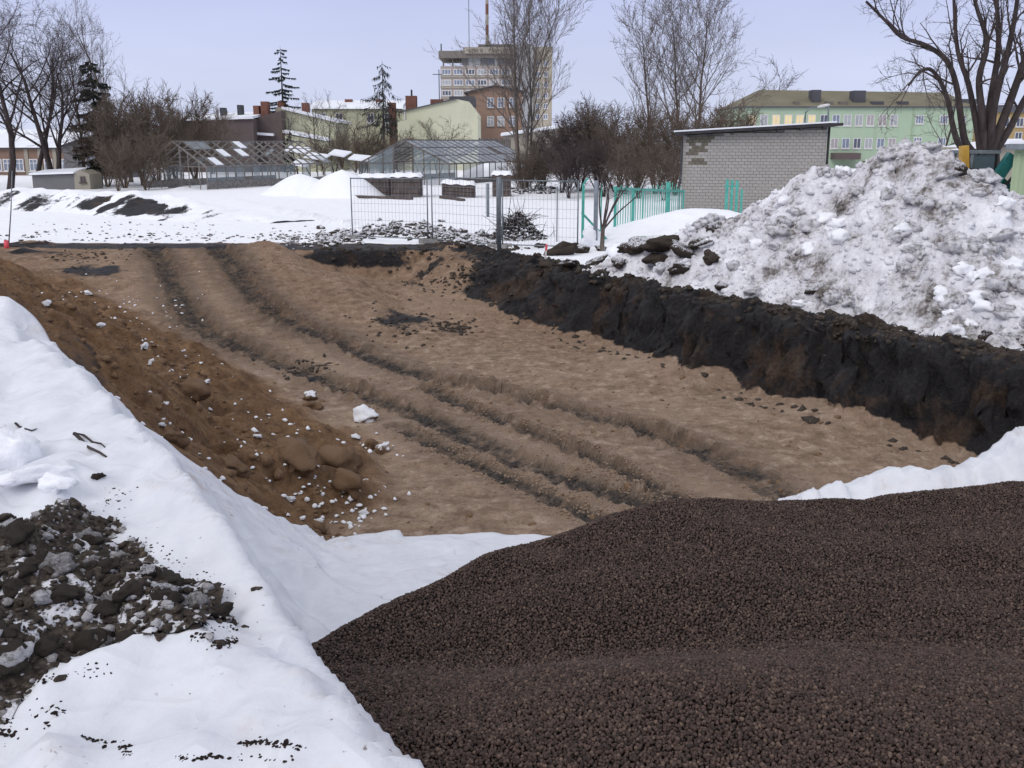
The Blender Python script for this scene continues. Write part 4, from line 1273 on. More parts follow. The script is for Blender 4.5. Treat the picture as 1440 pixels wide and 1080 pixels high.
for px, top, w in ((1021, 252, .11), (1028, 253, .10), (1035, 254, .10), (1042, 266, .08)):
    a = at_y(px, 292, 40.5); b = at_y(px, top, 40.5)
    MB().beam((a[0], 40.5, a[2] - .4), (a[0], 40.5, b[2]), w, .05).build('slat', 'green_paint', gl)
a = at_y(1018, 262, 40.56); b = at_y(1040, 262, 40.56); MB().beam(a, b, .06, .05).build('rail', 'green_paint', gl)
# pale green board showing under the snow bank
bd = thing('green_board', (0, 0, 0), 'low pale green board half buried below the smooth snow bank', 'board')
a = at_y(893, 352, 27.6); b = at_y(1004, 352, 27.3)
MB().beam((a[0], a[1], .17), (b[0], b[1], .24), .05, .55).build('panel', 'pale_green_board', bd)
MB().beam((a[0], a[1], .46), (b[0], b[1], .53), .09, .05).build('cap', 'pale_green_board', bd)

# smooth snow mounds
def snow_mound(px, py, wpx, hpx, Y, label):
    c = at_y(px, py, Y); rx_ = wpx / FPX * Y / 2; h = hpx / FPX * Y
    n, m = 40, 14; V = []
    for j in range(m + 1):
        r = 1.25 * j / m
        for i in range(n):
            an = 2 * math.pi * i / n
            x = r * math.cos(an) * rx_; y = r * math.sin(an) * rx_ * .8
            V.append((c[0] + x, Y + y, H(c[0], Y) - .12 + (h + .1) * max(0, 1 - (r / 1.25) ** 2) ** 1.5 * (1 + .05 * math.sin(2 * an + px)) + .02 * math.sin(x * 3 + px)))
    Q = [(j * n + i, j * n + (i + 1) % n, (j + 1) * n + (i + 1) % n, (j + 1) * n + i) for j in range(m) for i in range(n)]
    tag(fast_mesh('snow_mound', V, Q, 'clean_snow'), label, 'snow mound')
snow_mound(424, 265, 105, 27, 60, 'lower smooth white snow mound beside the left glasshouse end')
snow_mound(482, 268, 110, 36, 58, 'higher smooth white snow mound beside the wooden frames')

# ------------------------------------------------------------------ wooden frames and planks in the snow
def crate(px0, px1, top, bot, Y, label, deep=1.2, tilt=0.0, cap=True):
    a = at_y(px0, bot, Y); b = at_y(px1, bot, Y); t_ = at_y(px0, top, Y)
    h = t_[2] - a[2]; zb = min(H(a[0], Y), a[2]) - .05
    t = thing('wooden_frame', ((a[0] + b[0]) / 2, Y, zb), label, 'crate')
    n = 4; hh = (t_[2] - zb) / n
    for k in range(n):
        z0 = zb + k * hh
        dz = tilt * (b[0] - a[0])
        for (p, q) in (((a[0], Y), (b[0], Y)), ((b[0], Y), (b[0], Y + deep)), ((a[0], Y), (a[0], Y + deep)), ((a[0], Y + deep), (b[0], Y + deep))):
            f = lambda P: z0 + hh / 2 + tilt * (P[0] - a[0])
            MB().beam((p[0], p[1], f(p)), (q[0], q[1], f(q)), .05 + .012 * (k % 2), hh - .025).build('plank', 'plank_wood', t)
    if cap:
        m = MB(); nx = 14; zt = zb + n * hh
        V = []; w = b[0] - a[0]
        for j in range(7):
            for i in range(nx):
                u = i / (nx - 1); v = j / 6
                e = min(u, 1 - u, v, 1 - v)
                V.append((a[0] - .1 + (w + .2) * u, Y - .08 + (deep + .16) * v, zt + tilt * w * u + (.20 if e > 0 else -.02) * min(1, e * 8 + .3) + .03 * math.sin(i * 1.3 + j)))
        fast_mesh('snow_cap', V, grid_quads(nx, 7), 'clean_snow', True, t)
crate(503, 548, 250, 272, 58, 'plank frame box under snow beside the snow mound', 1.6)
crate(550, 590, 249, 272, 57, 'plank frame box with a thick flat snow cap', 1.8)
crate(622, 667, 258, 275, 57, 'tilted low plank box dug in the snow before the glasshouse', 1.3, -.06)
crate(693, 718, 246, 275, 58, 'narrow plank box heaped with snow near the tall twin stemmed tree', 1.2)
def plank(px0, py0, px1, py1, label):
    a = on_ground(px0, py0); b = on_ground(px1, py1)
    tag(MB().beam(a + np.array((0, 0, .08)), b + np.array((0, 0, .06)), .2, .14).build('plank', 'plank_wood'), label, 'plank')
plank(487, 278, 580, 281, 'long dark plank lying in the snow before the wooden frames')
plank(620, 279, 652, 283, 'short dark plank half sunk in the snow before the tilted box')
pts = [on_ground(rng.uniform(720, 780), rng.uniform(262, 273)) for _ in range(60)]
tag(scatter_mesh('rubble', 'soil_snowy', pts, [rng.uniform(.1, .3) for _ in pts], rng), 'low snowy rubble beside the tall twin stemmed tree', 'rubble', kind='stuff')

# ------------------------------------------------------------------ glasshouses
def glasshouse(base, ax, gw, length, eave, ridge, label, mat, nbay, panes, rng, snowcap):
    """base: near gable middle on the ground; ax: direction of the ridge"""
    base = np.array(base, float); ax = np.array(ax, float); ax /= np.linalg.norm(ax)
    sd = np.array((ax[1], -ax[0], 0.0))            # to the right
    Z = np.array((0, 0, 1.0))
    t = thing('glasshouse', base, label, 'glasshouse')
    P = lambda u, v, z: base + sd * u + ax * v + Z * z
    B = lambda name, p, q, w=.07, h=None: MB().beam(p, q, w, h).build(name, mat, t)
    hw = gw / 2
    B('ridge_beam', P(0, 0, ridge), P(0, length, ridge), .10)
    for sgn in (-1, 1):
        B('eave_beam', P(sgn * hw, 0, eave), P(sgn * hw, length, eave), .09)
        B('sill', P(sgn * hw, 0, .25), P(sgn * hw, length, .25), .16, .45)
    for k in range(nbay + 1):
        v = length * k / nbay
        for sgn in (-1, 1):
            if rng.random() < .12 and 0 < k < nbay: continue
            B('rafter', P(sgn * hw, v, eave), P(0, v, ridge), .06 if 0 < k < nbay else .09, .09)
            B('post', P(sgn * hw, v, 0), P(sgn * hw, v, eave), .07)
    for sgn in (-1, 1):
        for f in (.33, .66):
            B('purlin', P(sgn * hw * (1 - f), .0, eave + (ridge - eave) * f + .02), P(sgn * hw * (1 - f), length, eave + (ridge - eave) * f + .02), .05)
    # gable studs with a door
    for u in (-.78, -.45, .45, .78):
        z = eave + (ridge - eave) * (1 - abs(u))
        B('stud', P(u * hw, 0, 0), P(u * hw, 0, z), .06)
    for u in (-.21, .21): B('door_post', P(u * hw, -.02, 0), P(u * hw, -.02, eave + (ridge - eave) * (1 - abs(u))), .10)
    B('tie_beam', P(-hw, 0, eave), P(hw, 0, eave), .06)
    d = MB().beam(P(-.19 * hw, -.04, .35), P(.19 * hw, -.04, .35), .05, .66).build('door', 'paint_frame', t)
    B('door_rail', P(-.2 * hw, -.04, 1.75), P(.2 * hw, -.04, 1.75), .09)
    # panes that are left
    for k in range(nbay):
        v0, v1 = length * k / nbay + .04, length * (k + 1) / nbay - .04
        for sgn in (-1, 1):
            if rng.random() < panes[0]:
                MB().poly([P(sgn * hw, v0, .48), P(sgn * hw, v1, .48), P(sgn * hw, v1, eave - .05), P(sgn * hw, v0, eave - .05)], [(0, 1, 2, 3)]).build('pane', 'old_glass', t)
            for f0, f1 in ((.02, .32), (.35, .65), (.68, .97)):
                if rng.random() < panes[1]:
                    q = lambda f, v: P(sgn * hw * (1 - f), v, eave + (ridge - eave) * f + .03)
                    o = MB().poly([q(f0, v0), q(f0, v1), q(f1, v1), q(f1, v0)], [(0, 1, 2, 3)]).build('pane', 'old_glass', t)
                    if rng.random() < snowcap:
                        z1 = Z * .06
                        MB().prism([q(f0, v0 + .1) + z1 * .3, q(f0, v1 - .1) + z1 * .3, q(f1 - .03, v1 - .1) + z1 * .3, q(f1 - .03, v0 + .1) + z1 * .3], z1).build('snow_patch', 'roof_snow', t)
    us = [-1, -.78, -.45, -.21, .21, .45, .78, 1]
    for i in range(len(us) - 1):
        if us[i] == -.21 or rng.random() > panes[2]: continue
        a, b = us[i] * hw + .05, us[i + 1] * hw - .05
        za = eave + (ridge - eave) * (1 - abs(us[i])) - .06; zb = eave + (ridge - eave) * (1 - abs(us[i + 1])) - .06
        MB().poly([P(a, -.01, .4), P(b, -.01, .4), P(b, -.01, zb), P(a, -.01, za)], [(0, 1, 2, 3)]).build('pane', 'old_glass', t)
    return t
g1 = at_y(247, 262, 67); g1[2] = 0
glasshouse(g1, (.42, .91, 0), 5.4, 14.0, 1.45, 3.05, 'derelict glasshouse with bare wooden rafters and a gable door', 'paint_frame', 15, (.55, .12, .2), random.Random(5), .5)
g2 = at_y(568, 257, 74); g2[2] = -.05
glasshouse(g2, (.42, .91, 0), 7.6, 15.0, 1.55, 3.2, 'old glasshouse with most dark panes kept and a snowy eave', 'old_wood', 14, (.85, .9, .9), random.Random(8), .10)
g3 = at_y(455, 250, 84); g3[2] = 0
t3 = thing('collapsed_frame', g3, 'collapsed glasshouse roof with snow patches behind the snow mounds', 'ruin')
for k in range(9):
    u = k * .95 - 4
    MB().beam(g3 + np.array((u, .2 * math.sin(k), .9 + .5 * math.sin(k * 1.7))), g3 + np.array((u - 1.6, 2.5, 2.3 + .3 * math.cos(k * 2.1))), .09).build('rafter', 'old_wood', t3)
for k, (u, v, z, w) in enumerate(((-3.4, .5, 2.3, 1.8), (-1.6, .2, 1.75, 1.6), (.4, .4, 2.0, 1.3), (2.0, .4, 1.6, 2.0), (-2.6, -.2, 1.2, 1.2))):
    p = g3 + np.array((u, v, z))
    MB().prism([p, p + np.array((w, 0, -.22)), p + np.array((w + .5, .9, .15)), p + np.array((.4, .9, .35))], (0, 0, .1)).build('snow_patch', 'roof_snow', t3)

# ------------------------------------------------------------------ brick hut
HY0 = 43.5
hl, hr = at_y(958, 300, HY0)[0], at_y(1152, 300, HY0)[0]
hut = thing('brick_hut', ((hl + hr) / 2, HY0, 0), 'grey brick hut with a thin sloping snow covered roof', 'hut')
hut.rotation_euler = (0, 0, R(-11))
zl, zr_ = 3.28, 3.62
MB().prism([(hl + .03, HY0 + .03, -.3), (hr - .03, HY0 + .03, -.3), (hr - .03, HY0 + .03, zr_), (hl + .03, HY0 + .03, zl)], (0, 4.6, 0)).build('wall_core', 'mortar', hut)
bl, bh = .262, .132
me_b = None; me_s = None
rows = int(3.75 / bh)
brs = []
for r_ in range(rows):
    z = -.05 + r_ * bh
    x = hl + (bl / 2 if r_ % 2 else 0) - (bl / 2 if r_ % 2 else 0)
    xs = [hl] + list(np.arange(hl + (bl / 2 if r_ % 2 else bl), hr - .04, bl)) + [hr]
    for x0, x1 in zip(xs[:-1], xs[1:]):
        if z + bh < zl + (zr_ - zl) * ((x0 + x1) / 2 - hl) / (hr - hl) and x1 - x0 > .05: brs.append((x0, x1, z))
rb = random.Random(3)
full = [b for b in brs if abs(b[1] - b[0] - bl) < .01 and b[2] > .75]
rb.shuffle(full)
part = set(full[:290])
def brick_mesh(mat):
    m = MB().box((-bl / 2 + .006, 0, .006), (bl / 2 - .006, .06, bh - .006))
    me = bpy.data.meshes.new('brick'); me.from_pydata(m.v, [], m.f); me.materials.append(M[mat]); return me
meb = {k: brick_mesh(k) for k in ('silicate_brick', 'stained_brick')}
restm = {'silicate_brick': MB(), 'stained_brick': MB()}
for b in brs:
    xm = (b[0] + b[1]) / 2
    ds = math.hypot((xm - hl - .55) / .55, (b[2] - 3.0) / .55)
    st = 'stained_brick' if rb.random() < 1.25 - ds or (rb.random() < .5 and ds < 1.9 and abs(xm - hl - .6) < .35) else 'silicate_brick'
    j = rb.uniform(-.008, .006)
    if b in part:
        o = bpy.data.objects.new('brick', meb[st]); col.objects.link(o); o.parent = hut
        o.location = (xm - (hl + hr) / 2, j, b[2])
    else:
        restm[st].box((b[0] + .006, HY0 + j, b[2] + .006), (b[1] - .006, HY0 + .06 + j, b[2] + bh - .006))
for st, m in restm.items():
    if m.v: m.build('bricks', st, hut)['kind'] = 'stuff'
def roofslab(z0, z1, x0, x1, y0, y1, th, name, mat):
    MB().prism([(x0, y0, z0), (x1, y0, z1), (x1, y0, z1 + th), (x0, y0, z0 + th)], (0, y1 - y0, 0)).build(name, mat, hut)
roofslab(zl + .02, zr_ + .05, hl - .38, hr + .55, HY0 - .45, HY0 + 5.0, .11, 'roof', 'tar_felt')
roofslab(zl + .14, zr_ + .17, hl - .40, hr + .30, HY0 - .42, HY0 + 4.95, .06, 'roof_snow', 'roof_snow')
MB().beam((hl - .06, HY0 - .08, zl - .12), (hl - .06, HY0 - .08, -.2), .06).build('downpipe', 'dark_metal', hut)
for k in range(7):
    x = hl + .2 + k * (hr - hl - .4) / 6; z = zl + (zr_ - zl) * k / 6
    MB().beam((x, HY0 - .42, z - .04), (x, HY0 + .1, z - .04), .08, .10).build('rafter_end', 'tar_felt', hut)
MB().beam((hr + .06, HY0 + .1, 0), (hr + .06, HY0 + .1, zr_), .09).build('corner_board', 'tar_felt', hut)

# ------------------------------------------------------------------ buildings
def facade(t, x0, x1, z0, z1, Y, depth, mat, name='wall'):
    return MB().box((x0, Y, z0), (x1, Y + depth, z1)).build(name, mat, t)
def window(t, x, z, w, h, Y, pane='pane_blue', frame='white_paint', bars=1, cross=False, sill=None):
    f = .09 * max(1, Y / 130); m = MB(); y0, y1 = Y - .07, Y + .02
    m.box((x - w / 2, y0, z - h / 2), (x - w / 2 + f, y1, z + h / 2)); m.box((x + w / 2 - f, y0, z - h / 2), (x + w / 2, y1, z + h / 2))
    m.box((x - w / 2 + f, y0, z + h / 2 - f), (x + w / 2 - f, y1, z + h / 2)); m.box((x - w / 2 + f, y0, z - h / 2), (x + w / 2 - f, y1, z - h / 2 + f))
    for k in range(bars):
        xx = x - w / 2 + w * (k + 1) / (bars + 1)
        m.box((xx - f * .4, y0 + .01, z - h / 2 + f), (xx + f * .4, y1, z + h / 2 - f))
    if cross: m.box((x - w / 2 + f, y0 + .012, z + h * .15 - f * .35), (x + w / 2 - f, y1, z + h * .15 + f * .35))
    o = m.build('window', frame, t)
    MB().box((x - w / 2 + f * .8, Y - .035, z - h / 2 + f * .8), (x + w / 2 - f * .8, Y - .004, z + h / 2 - f * .8)).build('pane', pane, o)
    MB().box((x - w / 2 - .08, Y - .14, z - h / 2 - .1), (x + w / 2 + .08, Y, z - h / 2 - .005)).build('sill', sill or frame, o)
    return o
def X(px, Y, py=190): return at_y(px, py, Y)[0]
def Zp(py, Y): return at_y(720, py, Y)[2]
def gable(t, pts, depth, mat, name='wall'):
    """front polygon given in world x,z at Y"""
    return MB().prism(pts, (0, depth, 0)).build(name, mat, t)

# long mint green block
Y = 130.0
t = thing('green_building', (X(1200, Y), Y, 0), 'long mint green building with rows of windows and olive roof', 'building')
x0, x1 = X(1038, Y), X(1368, Y)
facade(t, x0, x1, -1, Zp(150, Y), Y, 14, 'mint')
MB().box((x0 - .3, Y - .4, Zp(151.5, Y)), (x1 + .3, Y + 14.3, Zp(149.6, Y))).build('cornice', 'slate', t)
z1 = Zp(149.6, Y)
rf = MB().poly([(x0, Y + .4, z1), (x1, Y + .4, z1), (x1 - 1, Y + 7, z1 + 2.0), (x0 + 4.0, Y + 7, z1 + 2.35), (x0, Y + 13.6, z1), (x1, Y + 13.6, z1)], [(0, 1, 2, 3), (4, 3, 2, 5), (0, 3, 4), (1, 5, 2)]).build('roof', 'olive_roof', t)
for px, w, ht in ((1152, 12, 125), (1213, 17, 126), (1365, 30, 138)):
    MB().box((X(px - w / 2, Y), Y + 2.2, z1), (X(px + w / 2, Y), Y + 4.0, Zp(ht, Y))).build('chimney', 'slate', rf)
for px, w in ((1122, 7), (1168, 9), (1188, 11), (1236, 16), (1272, 14)):
    MB().box((X(px - w / 2, Y), Y + 1.2, z1), (X(px + w / 2, Y), Y + 2.6, Zp(142, Y))).build('dormer', 'tower_trim' if w % 2 else 'slate', rf)
wp = 15.0 * Y / FPX
for i, px in enumerate((1057, 1073, 1090, 1107, 1123, 1140, 1157, 1174, 1190, 1206, 1222, 1239, 1255)):
    kind = 'pane_lit' if i in (0, 2, 3, 4, 5) else ('pane_pale', 'pane_blue', 'pane_dark', 'pane_blue', 'pane_pale', 'pane_pale', 'pane_pink', 'pane_pink')[(i + 4) % 8]
    window(t, X(px, Y), Zp(169, Y), 1.0, 1.38, Y, kind, 'white_paint', 1)
    if i > 3: window(t, X(px, Y), Zp(201.5, Y), 1.0, 1.3, Y, ('pane_pale', 'pane_blue', 'pane_pink', 'pane_blue', 'pane_dark')[i % 5], 'white_paint', 1)
for px in (1291, 1325, 1350):
    for py in (168, 199): window(t, X(px, Y), Zp(py, Y), 1.05, 1.05, Y, 'pane_blue', 'white_paint', 2)
MB().box((X(1170, Y), Y - 1.6, Zp(224, Y)), (X(1207, Y), Y, Zp(215, Y))).build('canopy', 'brown_plaster', t)
d_ = MB().box((X(1214, Y), Y - .12, -1), (X(1236, Y), Y + .05, Zp(227, Y))).build('door', 'brown_plaster', t)
MB().box((X(1233, Y), Y - .2, .2), (X(1234, Y), Y - .12, .5)).build('handle', 'steel_grey', d_)
MB().tube([(X(1282, Y), Y - .08, -1), (X(1282, Y), Y - .08, Zp(151, Y))], .07, 6).build('downpipe', 'pale_green_board', t)
# ochre block beyond it
Y = 150.0
t = thing('ochre_building', (X(1430, Y), Y, 0), 'ochre building with a dark roof behind the big bare tree', 'building')
facade(t, X(1372, Y), X(1500, Y), -1, Zp(158, Y), Y, 12, 'ochre')
rf = gable(t, [(X(1370, Y), Y - .4, Zp(158, Y)), (X(1502, Y), Y - .4, Zp(158, Y)), (X(1502, Y), Y + 5, Zp(146, Y)), (X(1370, Y), Y + 5, Zp(146, Y))], 1.0, 'slate', 'roof')
for px in (1392, 1412, 1432, 1452):
    for py in (172, 192): window(t, X(px, Y), Zp(py, Y), 1.1, 1.3, Y, 'pane_dark', 'white_paint', 1)
Y = 60.0
t = thing('garden_shed', (X(1385, Y), Y, 0), 'small plank shed with a snowy roof beside the digger', 'shed')
facade(t, X(1318, Y), X(1432, Y), 0, Zp(207, Y), Y, 3, 'beige')
MB().prism([(X(1312, Y), Y - .4, Zp(221, Y)), (X(1436, Y), Y - .4, Zp(203, Y)), (X(1436, Y), Y - .4, Zp(200, Y)), (X(1312, Y), Y - .4, Zp(218, Y))], (0, 3.8, 0)).build('roof', 'slate', t)
MB().prism([(X(1314, Y), Y - .38, Zp(217.6, Y)), (X(1434, Y), Y - .38, Zp(199.6, Y)), (X(1434, Y), Y - .38, Zp(195, Y)), (X(1314, Y), Y - .38, Zp(214, Y))], (0, 3.7, 0)).build('roof_snow', 'roof_snow', t)

# street lamp behind the hut
Y = 62.0
b = at_y(1132, 240, Y); b[2] = 0
t = thing('street_lamp', b, 'curved street lamp rising behind the brick hut', 'street lamp')
c = [at_y(1132, 240, Y), at_y(1132, 168, Y), at_y(1133, 158, Y), at_y(1140, 152, Y), at_y(1150, 150, Y)]
c[0][2] = 0
MB().tube(c, [.07, .055, .05, .045, .04], 6).build('pole', 'steel_grey', t, True)
h0 = at_y(1149, 150.5, Y); h1 = at_y(1167, 147, Y)
MB().tube([h0, h0 * .7 + h1 * .3, h1 * .8 + h0 * .2, h1], [.04, .09, .085, .04], 8).build('lamp_head', 'white_paint', t, True)
b = at_y(1165, 240, 66); b[2] = 0
tag(MB().tube([b, at_y(1165, 152, 66), at_y(1165, 150, 66)], [.06, .05, .03], 6).build('pole', 'steel_grey', None, True), 'plain straight grey pole just behind the brick hut roof', 'pole')

# tower block far away
Y = 250.0
tw = thing('tower_block', (X(690, Y), Y, 0), 'tall tower block with sign board and roof mast', 'building')
xl, xm_, xr = X(621, Y), X(738, Y), X(776, Y)
facade(tw, xl, X(724, Y), -1, Zp(93, Y), Y, 16, 'tower_pink')
facade(tw, X(652, Y), X(724, Y), Zp(93, Y), Zp(66, Y), Y + .05, 16, 'tower_grey', 'upper_wall')
facade(tw, X(724, Y), X(749, Y), -1, Zp(62, Y), Y - .6, 17, 'tower_grey', 'stair_wall')
facade(tw, X(749, Y), xr, -1, Zp(65, Y), Y + .9, 15, 'tower_orange', 'side_wall')
MB().box((X(619, Y), Y - 1.2, Zp(82, Y)), (X(724, Y), Y + 15, Zp(72, Y))).build('roof_slab', 'tower_trim', tw)
MB().box((X(655, Y), Y - 1.9, Zp(76, Y)), (X(723, Y), Y - 1.25, Zp(67.5, Y))).build('sign_board', 'beige', tw)
rg_ = random.Random(2); lm = MB()
px = 657.5
while px < 721:                                   # raised letters, too far off to be read
    w = rg_.uniform(1.6, 2.6)
    if rg_.random() < .86:
        lm.box((X(px, Y), Y - 2.05, Zp(74.6, Y)), (X(px + .8, Y), Y - 1.91, Zp(69.3, Y)))
        if rg_.random() < .6: lm.box((X(px + w, Y), Y - 2.05, Zp(74.6, Y)), (X(px + w + .7, Y), Y - 1.91, Zp(69.3, Y)))
        zz = rg_.choice((70.2, 72, 74))
        lm.box((X(px + .8, Y), Y - 2.04, Zp(zz + .5, Y)), (X(px + w, Y), Y - 1.91, Zp(zz - .4, Y)))
    px += w + 1.6
lm.build('sign_letters', 'tower_trim', tw)['kind'] = 'stuff'
for px in (625, 638): MB().beam((X(px, Y), Y + .4, Zp(93, Y)), (X(px, Y), Y + .4, Zp(82, Y)), .35).build('column', 'tower_trim', tw)
MB().box((X(673, Y), Y + 3, Zp(66, Y)), (X(739, Y), Y + 10, Zp(60.5, Y))).build('plant_room', 'tower_trim', tw)
for (a, b) in ((650, 660), (676, 696), (700, 723)):
    window(tw, (X(a, Y) + X(b, Y)) / 2, Zp(82.5, Y) - .4, X(b, Y) - X(a, Y), 1.9, Y - .0, 'pane_dark', 'tower_trim', 4)
for r_, py in enumerate((101, 116, 131, 146, 161, 176)):
    for k in range(6):
        px = 629 + k * 16.5
        window(tw, X(px, Y), Zp(py, Y), 2.3, 1.35, Y, ('pane_blue', 'pane_pale', 'pane_dark', 'pane_blue')[(k * 3 + r_) % 4], 'white_paint', 2)
    MB().box((xl - .1, Y - .25, Zp(py + 8, Y)), (X(723.5, Y), Y - .01, Zp(py + 5.5, Y))).build('floor_band', 'beige', tw)
    for k in range(2):
        window(tw, X(756 + k * 11, Y), Zp(py - 12, Y), 1.2, 1.3, Y + .9, 'pane_blue', 'white_paint', 1)
for k in range(9):
    z0 = Zp(61, Y) + k * 2.4
    MB().tube([(X(685, Y), Y + 6, z0), (X(685, Y), Y + 6, z0 + 2.38)], .42 if k < 7 else .3, 6).build('mast_section', 'brick_red' if k % 2 else 'beige', tw)
MB().tube([(X(660, Y), Y + 4, Zp(72, Y)), (X(660, Y), Y + 4, Zp(-6, Y))], .10, 5).build('antenna', 'steel_grey', tw)
MB().tube([(X(622, Y), Y + 1, Zp(74, Y)), (X(622, Y), Y + 1, Zp(61, Y))], .2, 5).build('antenna', 'steel_grey', tw)
MB().box((X(683, Y), Y + 2, Zp(62, Y)), (X(689, Y), Y + 6, Zp(56.5, Y))).build('rooftop_box', 'tower_trim', tw)

# rust coloured gabled house with six windows
Y = 135.0
t = thing('rust_house', (X(697, Y), Y, 0), 'rust brown gabled house with six white framed windows', 'house')
zb = -1
gable(t, [(X(659, Y), Y, zb), (X(734, Y), Y, zb), (X(734, Y), Y, Zp(129, Y)), (X(697, Y), Y, Zp(122, Y)), (X(659, Y), Y, Zp(129, Y))], 14, 'rust_plaster')
for s_, (a, b, za, zb_) in enumerate(((653, 697, 131.5, 121), (697, 738, 121, 129.5))):
    MB().prism([(X(a, Y), Y - .5, Zp(za, Y)), (X(b, Y), Y - .5, Zp(zb_, Y)), (X(b, Y), Y - .5, Zp(zb_ - 1.8, Y)), (X(a, Y), Y - .5, Zp(za - 1.8, Y))], (0, 15, 0)).build('roof', 'slate', t)
for px in (690, 704.5, 721):
    for py in (144.5, 170.5): window(t, X(px, Y), Zp(py, Y), .92, 1.3, Y, 'pane_pale' if py > 160 and px < 710 else 'pane_blue', 'white_paint', 1, True, 'tower_trim')
MB().box((X(696, Y), Y + 2, Zp(122, Y)), (X(699, Y), Y + 3, Zp(115, Y))).build('chimney', 'brick_red', t)

# pale lemon gable
Y = 118.0
t = thing('lemon_house', (X(618, Y), Y, 0), 'pale lemon windowless gable wall with brick chimneys', 'house')
gable(t, [(X(566, Y), Y, -1), (X(672, Y), Y, -1), (X(672, Y), Y, Zp(160, Y)), (X(660, Y), Y, Zp(143, Y)), (X(643, Y), Y, Zp(139.5, Y)), (X(566, Y), Y, Zp(157, Y))], 12, 'lemon')
gable(t, [(X(563, Y), Y - 2.5, -1), (X(602, Y), Y - 2.5, -1), (X(602, Y), Y - 2.5, Zp(174, Y)), (X(577, Y), Y - 2.5, Zp(169, Y)), (X(563, Y), Y - 2.5, Zp(172, Y))], 2.4, 'lemon_dim', 'lean_to')
MB().prism([(X(563, Y), Y - .3, Zp(158, Y)), (X(643, Y), Y - .3, Zp(139.5, Y)), (X(643, Y), Y - .3, Zp(138, Y)), (X(563, Y), Y - .3, Zp(156.5, Y))], (0, 12, 0)).build('roof', 'slate', t)
for (a, b, top, bot) in ((570, 585, 134, 154), (605, 622, 139, 148)):
    MB().box((X(a, Y), Y + 1, Zp(bot, Y)), (X(b, Y), Y + 2.6, Zp(top, Y))).build('chimney', 'brick_red', t)
MB().tube([(X(578, Y), Y + 1.8, Zp(135, Y)), (X(578, Y), Y + 1.8, Zp(125, Y))], .12, 6).build('flue', 'dark_metal', t)
MB().tube([(X(570, Y), Y - .15, -1), (X(570, Y), Y - .15, Zp(150, Y))], .08, 6).build('downpipe', 'white_paint', t)
MB().tube([(X(617, Y), Y + 2, Zp(139, Y)), (X(617, Y), Y + 2, Zp(96, Y))], .05, 4).build('antenna', 'dark_metal', t)
MB().tube([(X(608, Y), Y + 2, Zp(103, Y)), (X(622, Y), Y + 2, Zp(103, Y))], .04, 4).build('antenna_bar', 'dark_metal', t)
MB().box((X(628, Y), Y + 6, Zp(146, Y)), (X(664, Y), Y + 14, Zp(132, Y))).build('back_wing', 'slate', t)
# dim yellow block between the conifers
Y = 126.0
t = thing('yellow_block', (X(500, Y), Y, 0), 'dull yellow house with snowy roof behind the bare bushes', 'house')
facade(t, X(440, Y), X(566, Y), -1, Zp(153, Y), Y, 12, 'lemon_dim')
MB().prism([(X(438, Y), Y - .4, Zp(153, Y)), (X(568, Y), Y - .4, Zp(153, Y)), (X(568, Y), Y + 4, Zp(145, Y)), (X(438, Y), Y + 4, Zp(145, Y))], (0, .8, .5)).build('roof', 'roof_snow', t)
for px in (455, 478, 522, 546): window(t, X(px, Y), Zp(166, Y), .9, 1.2, Y, 'pane_dark', 'white_paint', 1)
window(t, X(546, Y), Zp(178, Y), 1.3, .8, Y, 'pane_pale', 'white_paint', 1)
MB().box((X(553, Y), Y - 4, -1), (X(562, Y), Y - 3, Zp(146, Y))).build('chimney_stack', 'brick_red', t)
for px in (486, 530): MB().box((X(px - 5, Y), Y + 3, Zp(146, Y)), (X(px + 5, Y), Y + 4, Zp(138, Y))).build('chimney', 'brick_red', t)
# pale yellow house with snow covered lean-to roofs
Y = 112.0
t = thing('yellow_house', (X(420, Y), Y, 0), 'yellow house with stepped snow covered lean-to roofs', 'house')
gable(t, [(X(391, Y), Y, -1), (X(472, Y), Y, -1), (X(472, Y), Y, Zp(170, Y)), (X(402, Y), Y, Zp(153, Y)), (X(391, Y), Y, Zp(153, Y))], 9, 'lemon_dim')
gable(t, [(X(390, Y), Y - .1, Zp(188, Y)), (X(398, Y), Y - .1, Zp(188, Y)), (X(398, Y), Y - .1, Zp(151, Y)), (X(390, Y), Y - .1, Zp(151, Y))], 9.3, 'beige', 'party_wall')
MB().prism([(X(399, Y), Y - .4, Zp(153.5, Y)), (X(476, Y), Y - .4, Zp(172.5, Y)), (X(476, Y), Y - .4, Zp(169, Y)), (X(399, Y), Y - .4, Zp(150, Y))], (0, 9.6, 0)).build('roof_snow', 'roof_snow', t)
gable(t, [(X(358, Y), Y - 1.5, -1), (X(392, Y), Y - 1.5, -1), (X(392, Y), Y - 1.5, Zp(180, Y)), (X(358, Y), Y - 1.5, Zp(176, Y))], 5, 'lemon_dim', 'annex')
gable(t, [(X(409, Y), Y - 3, -1), (X(464, Y), Y - 3, -1), (X(464, Y), Y - 3, Zp(199, Y)), (X(409, Y), Y - 3, Zp(189, Y))], 2.9, 'lemon_dim', 'lean_to')
for a, za, b, zb_, y_ in ((357, 175, 391, 183, -1.8), (363, 189.5, 392, 191.5, -2.6), (407, 187, 466, 198.5, -3.3)):
    MB().prism([(X(a, Y), Y + y_, Zp(za, Y)), (X(b, Y), Y + y_, Zp(zb_, Y)), (X(b, Y), Y + y_, Zp(zb_ - 3.4, Y)), (X(a, Y), Y + y_, Zp(za - 3.4, Y))], (0, 3.2, .1)).build('roof_snow', 'roof_snow', t)
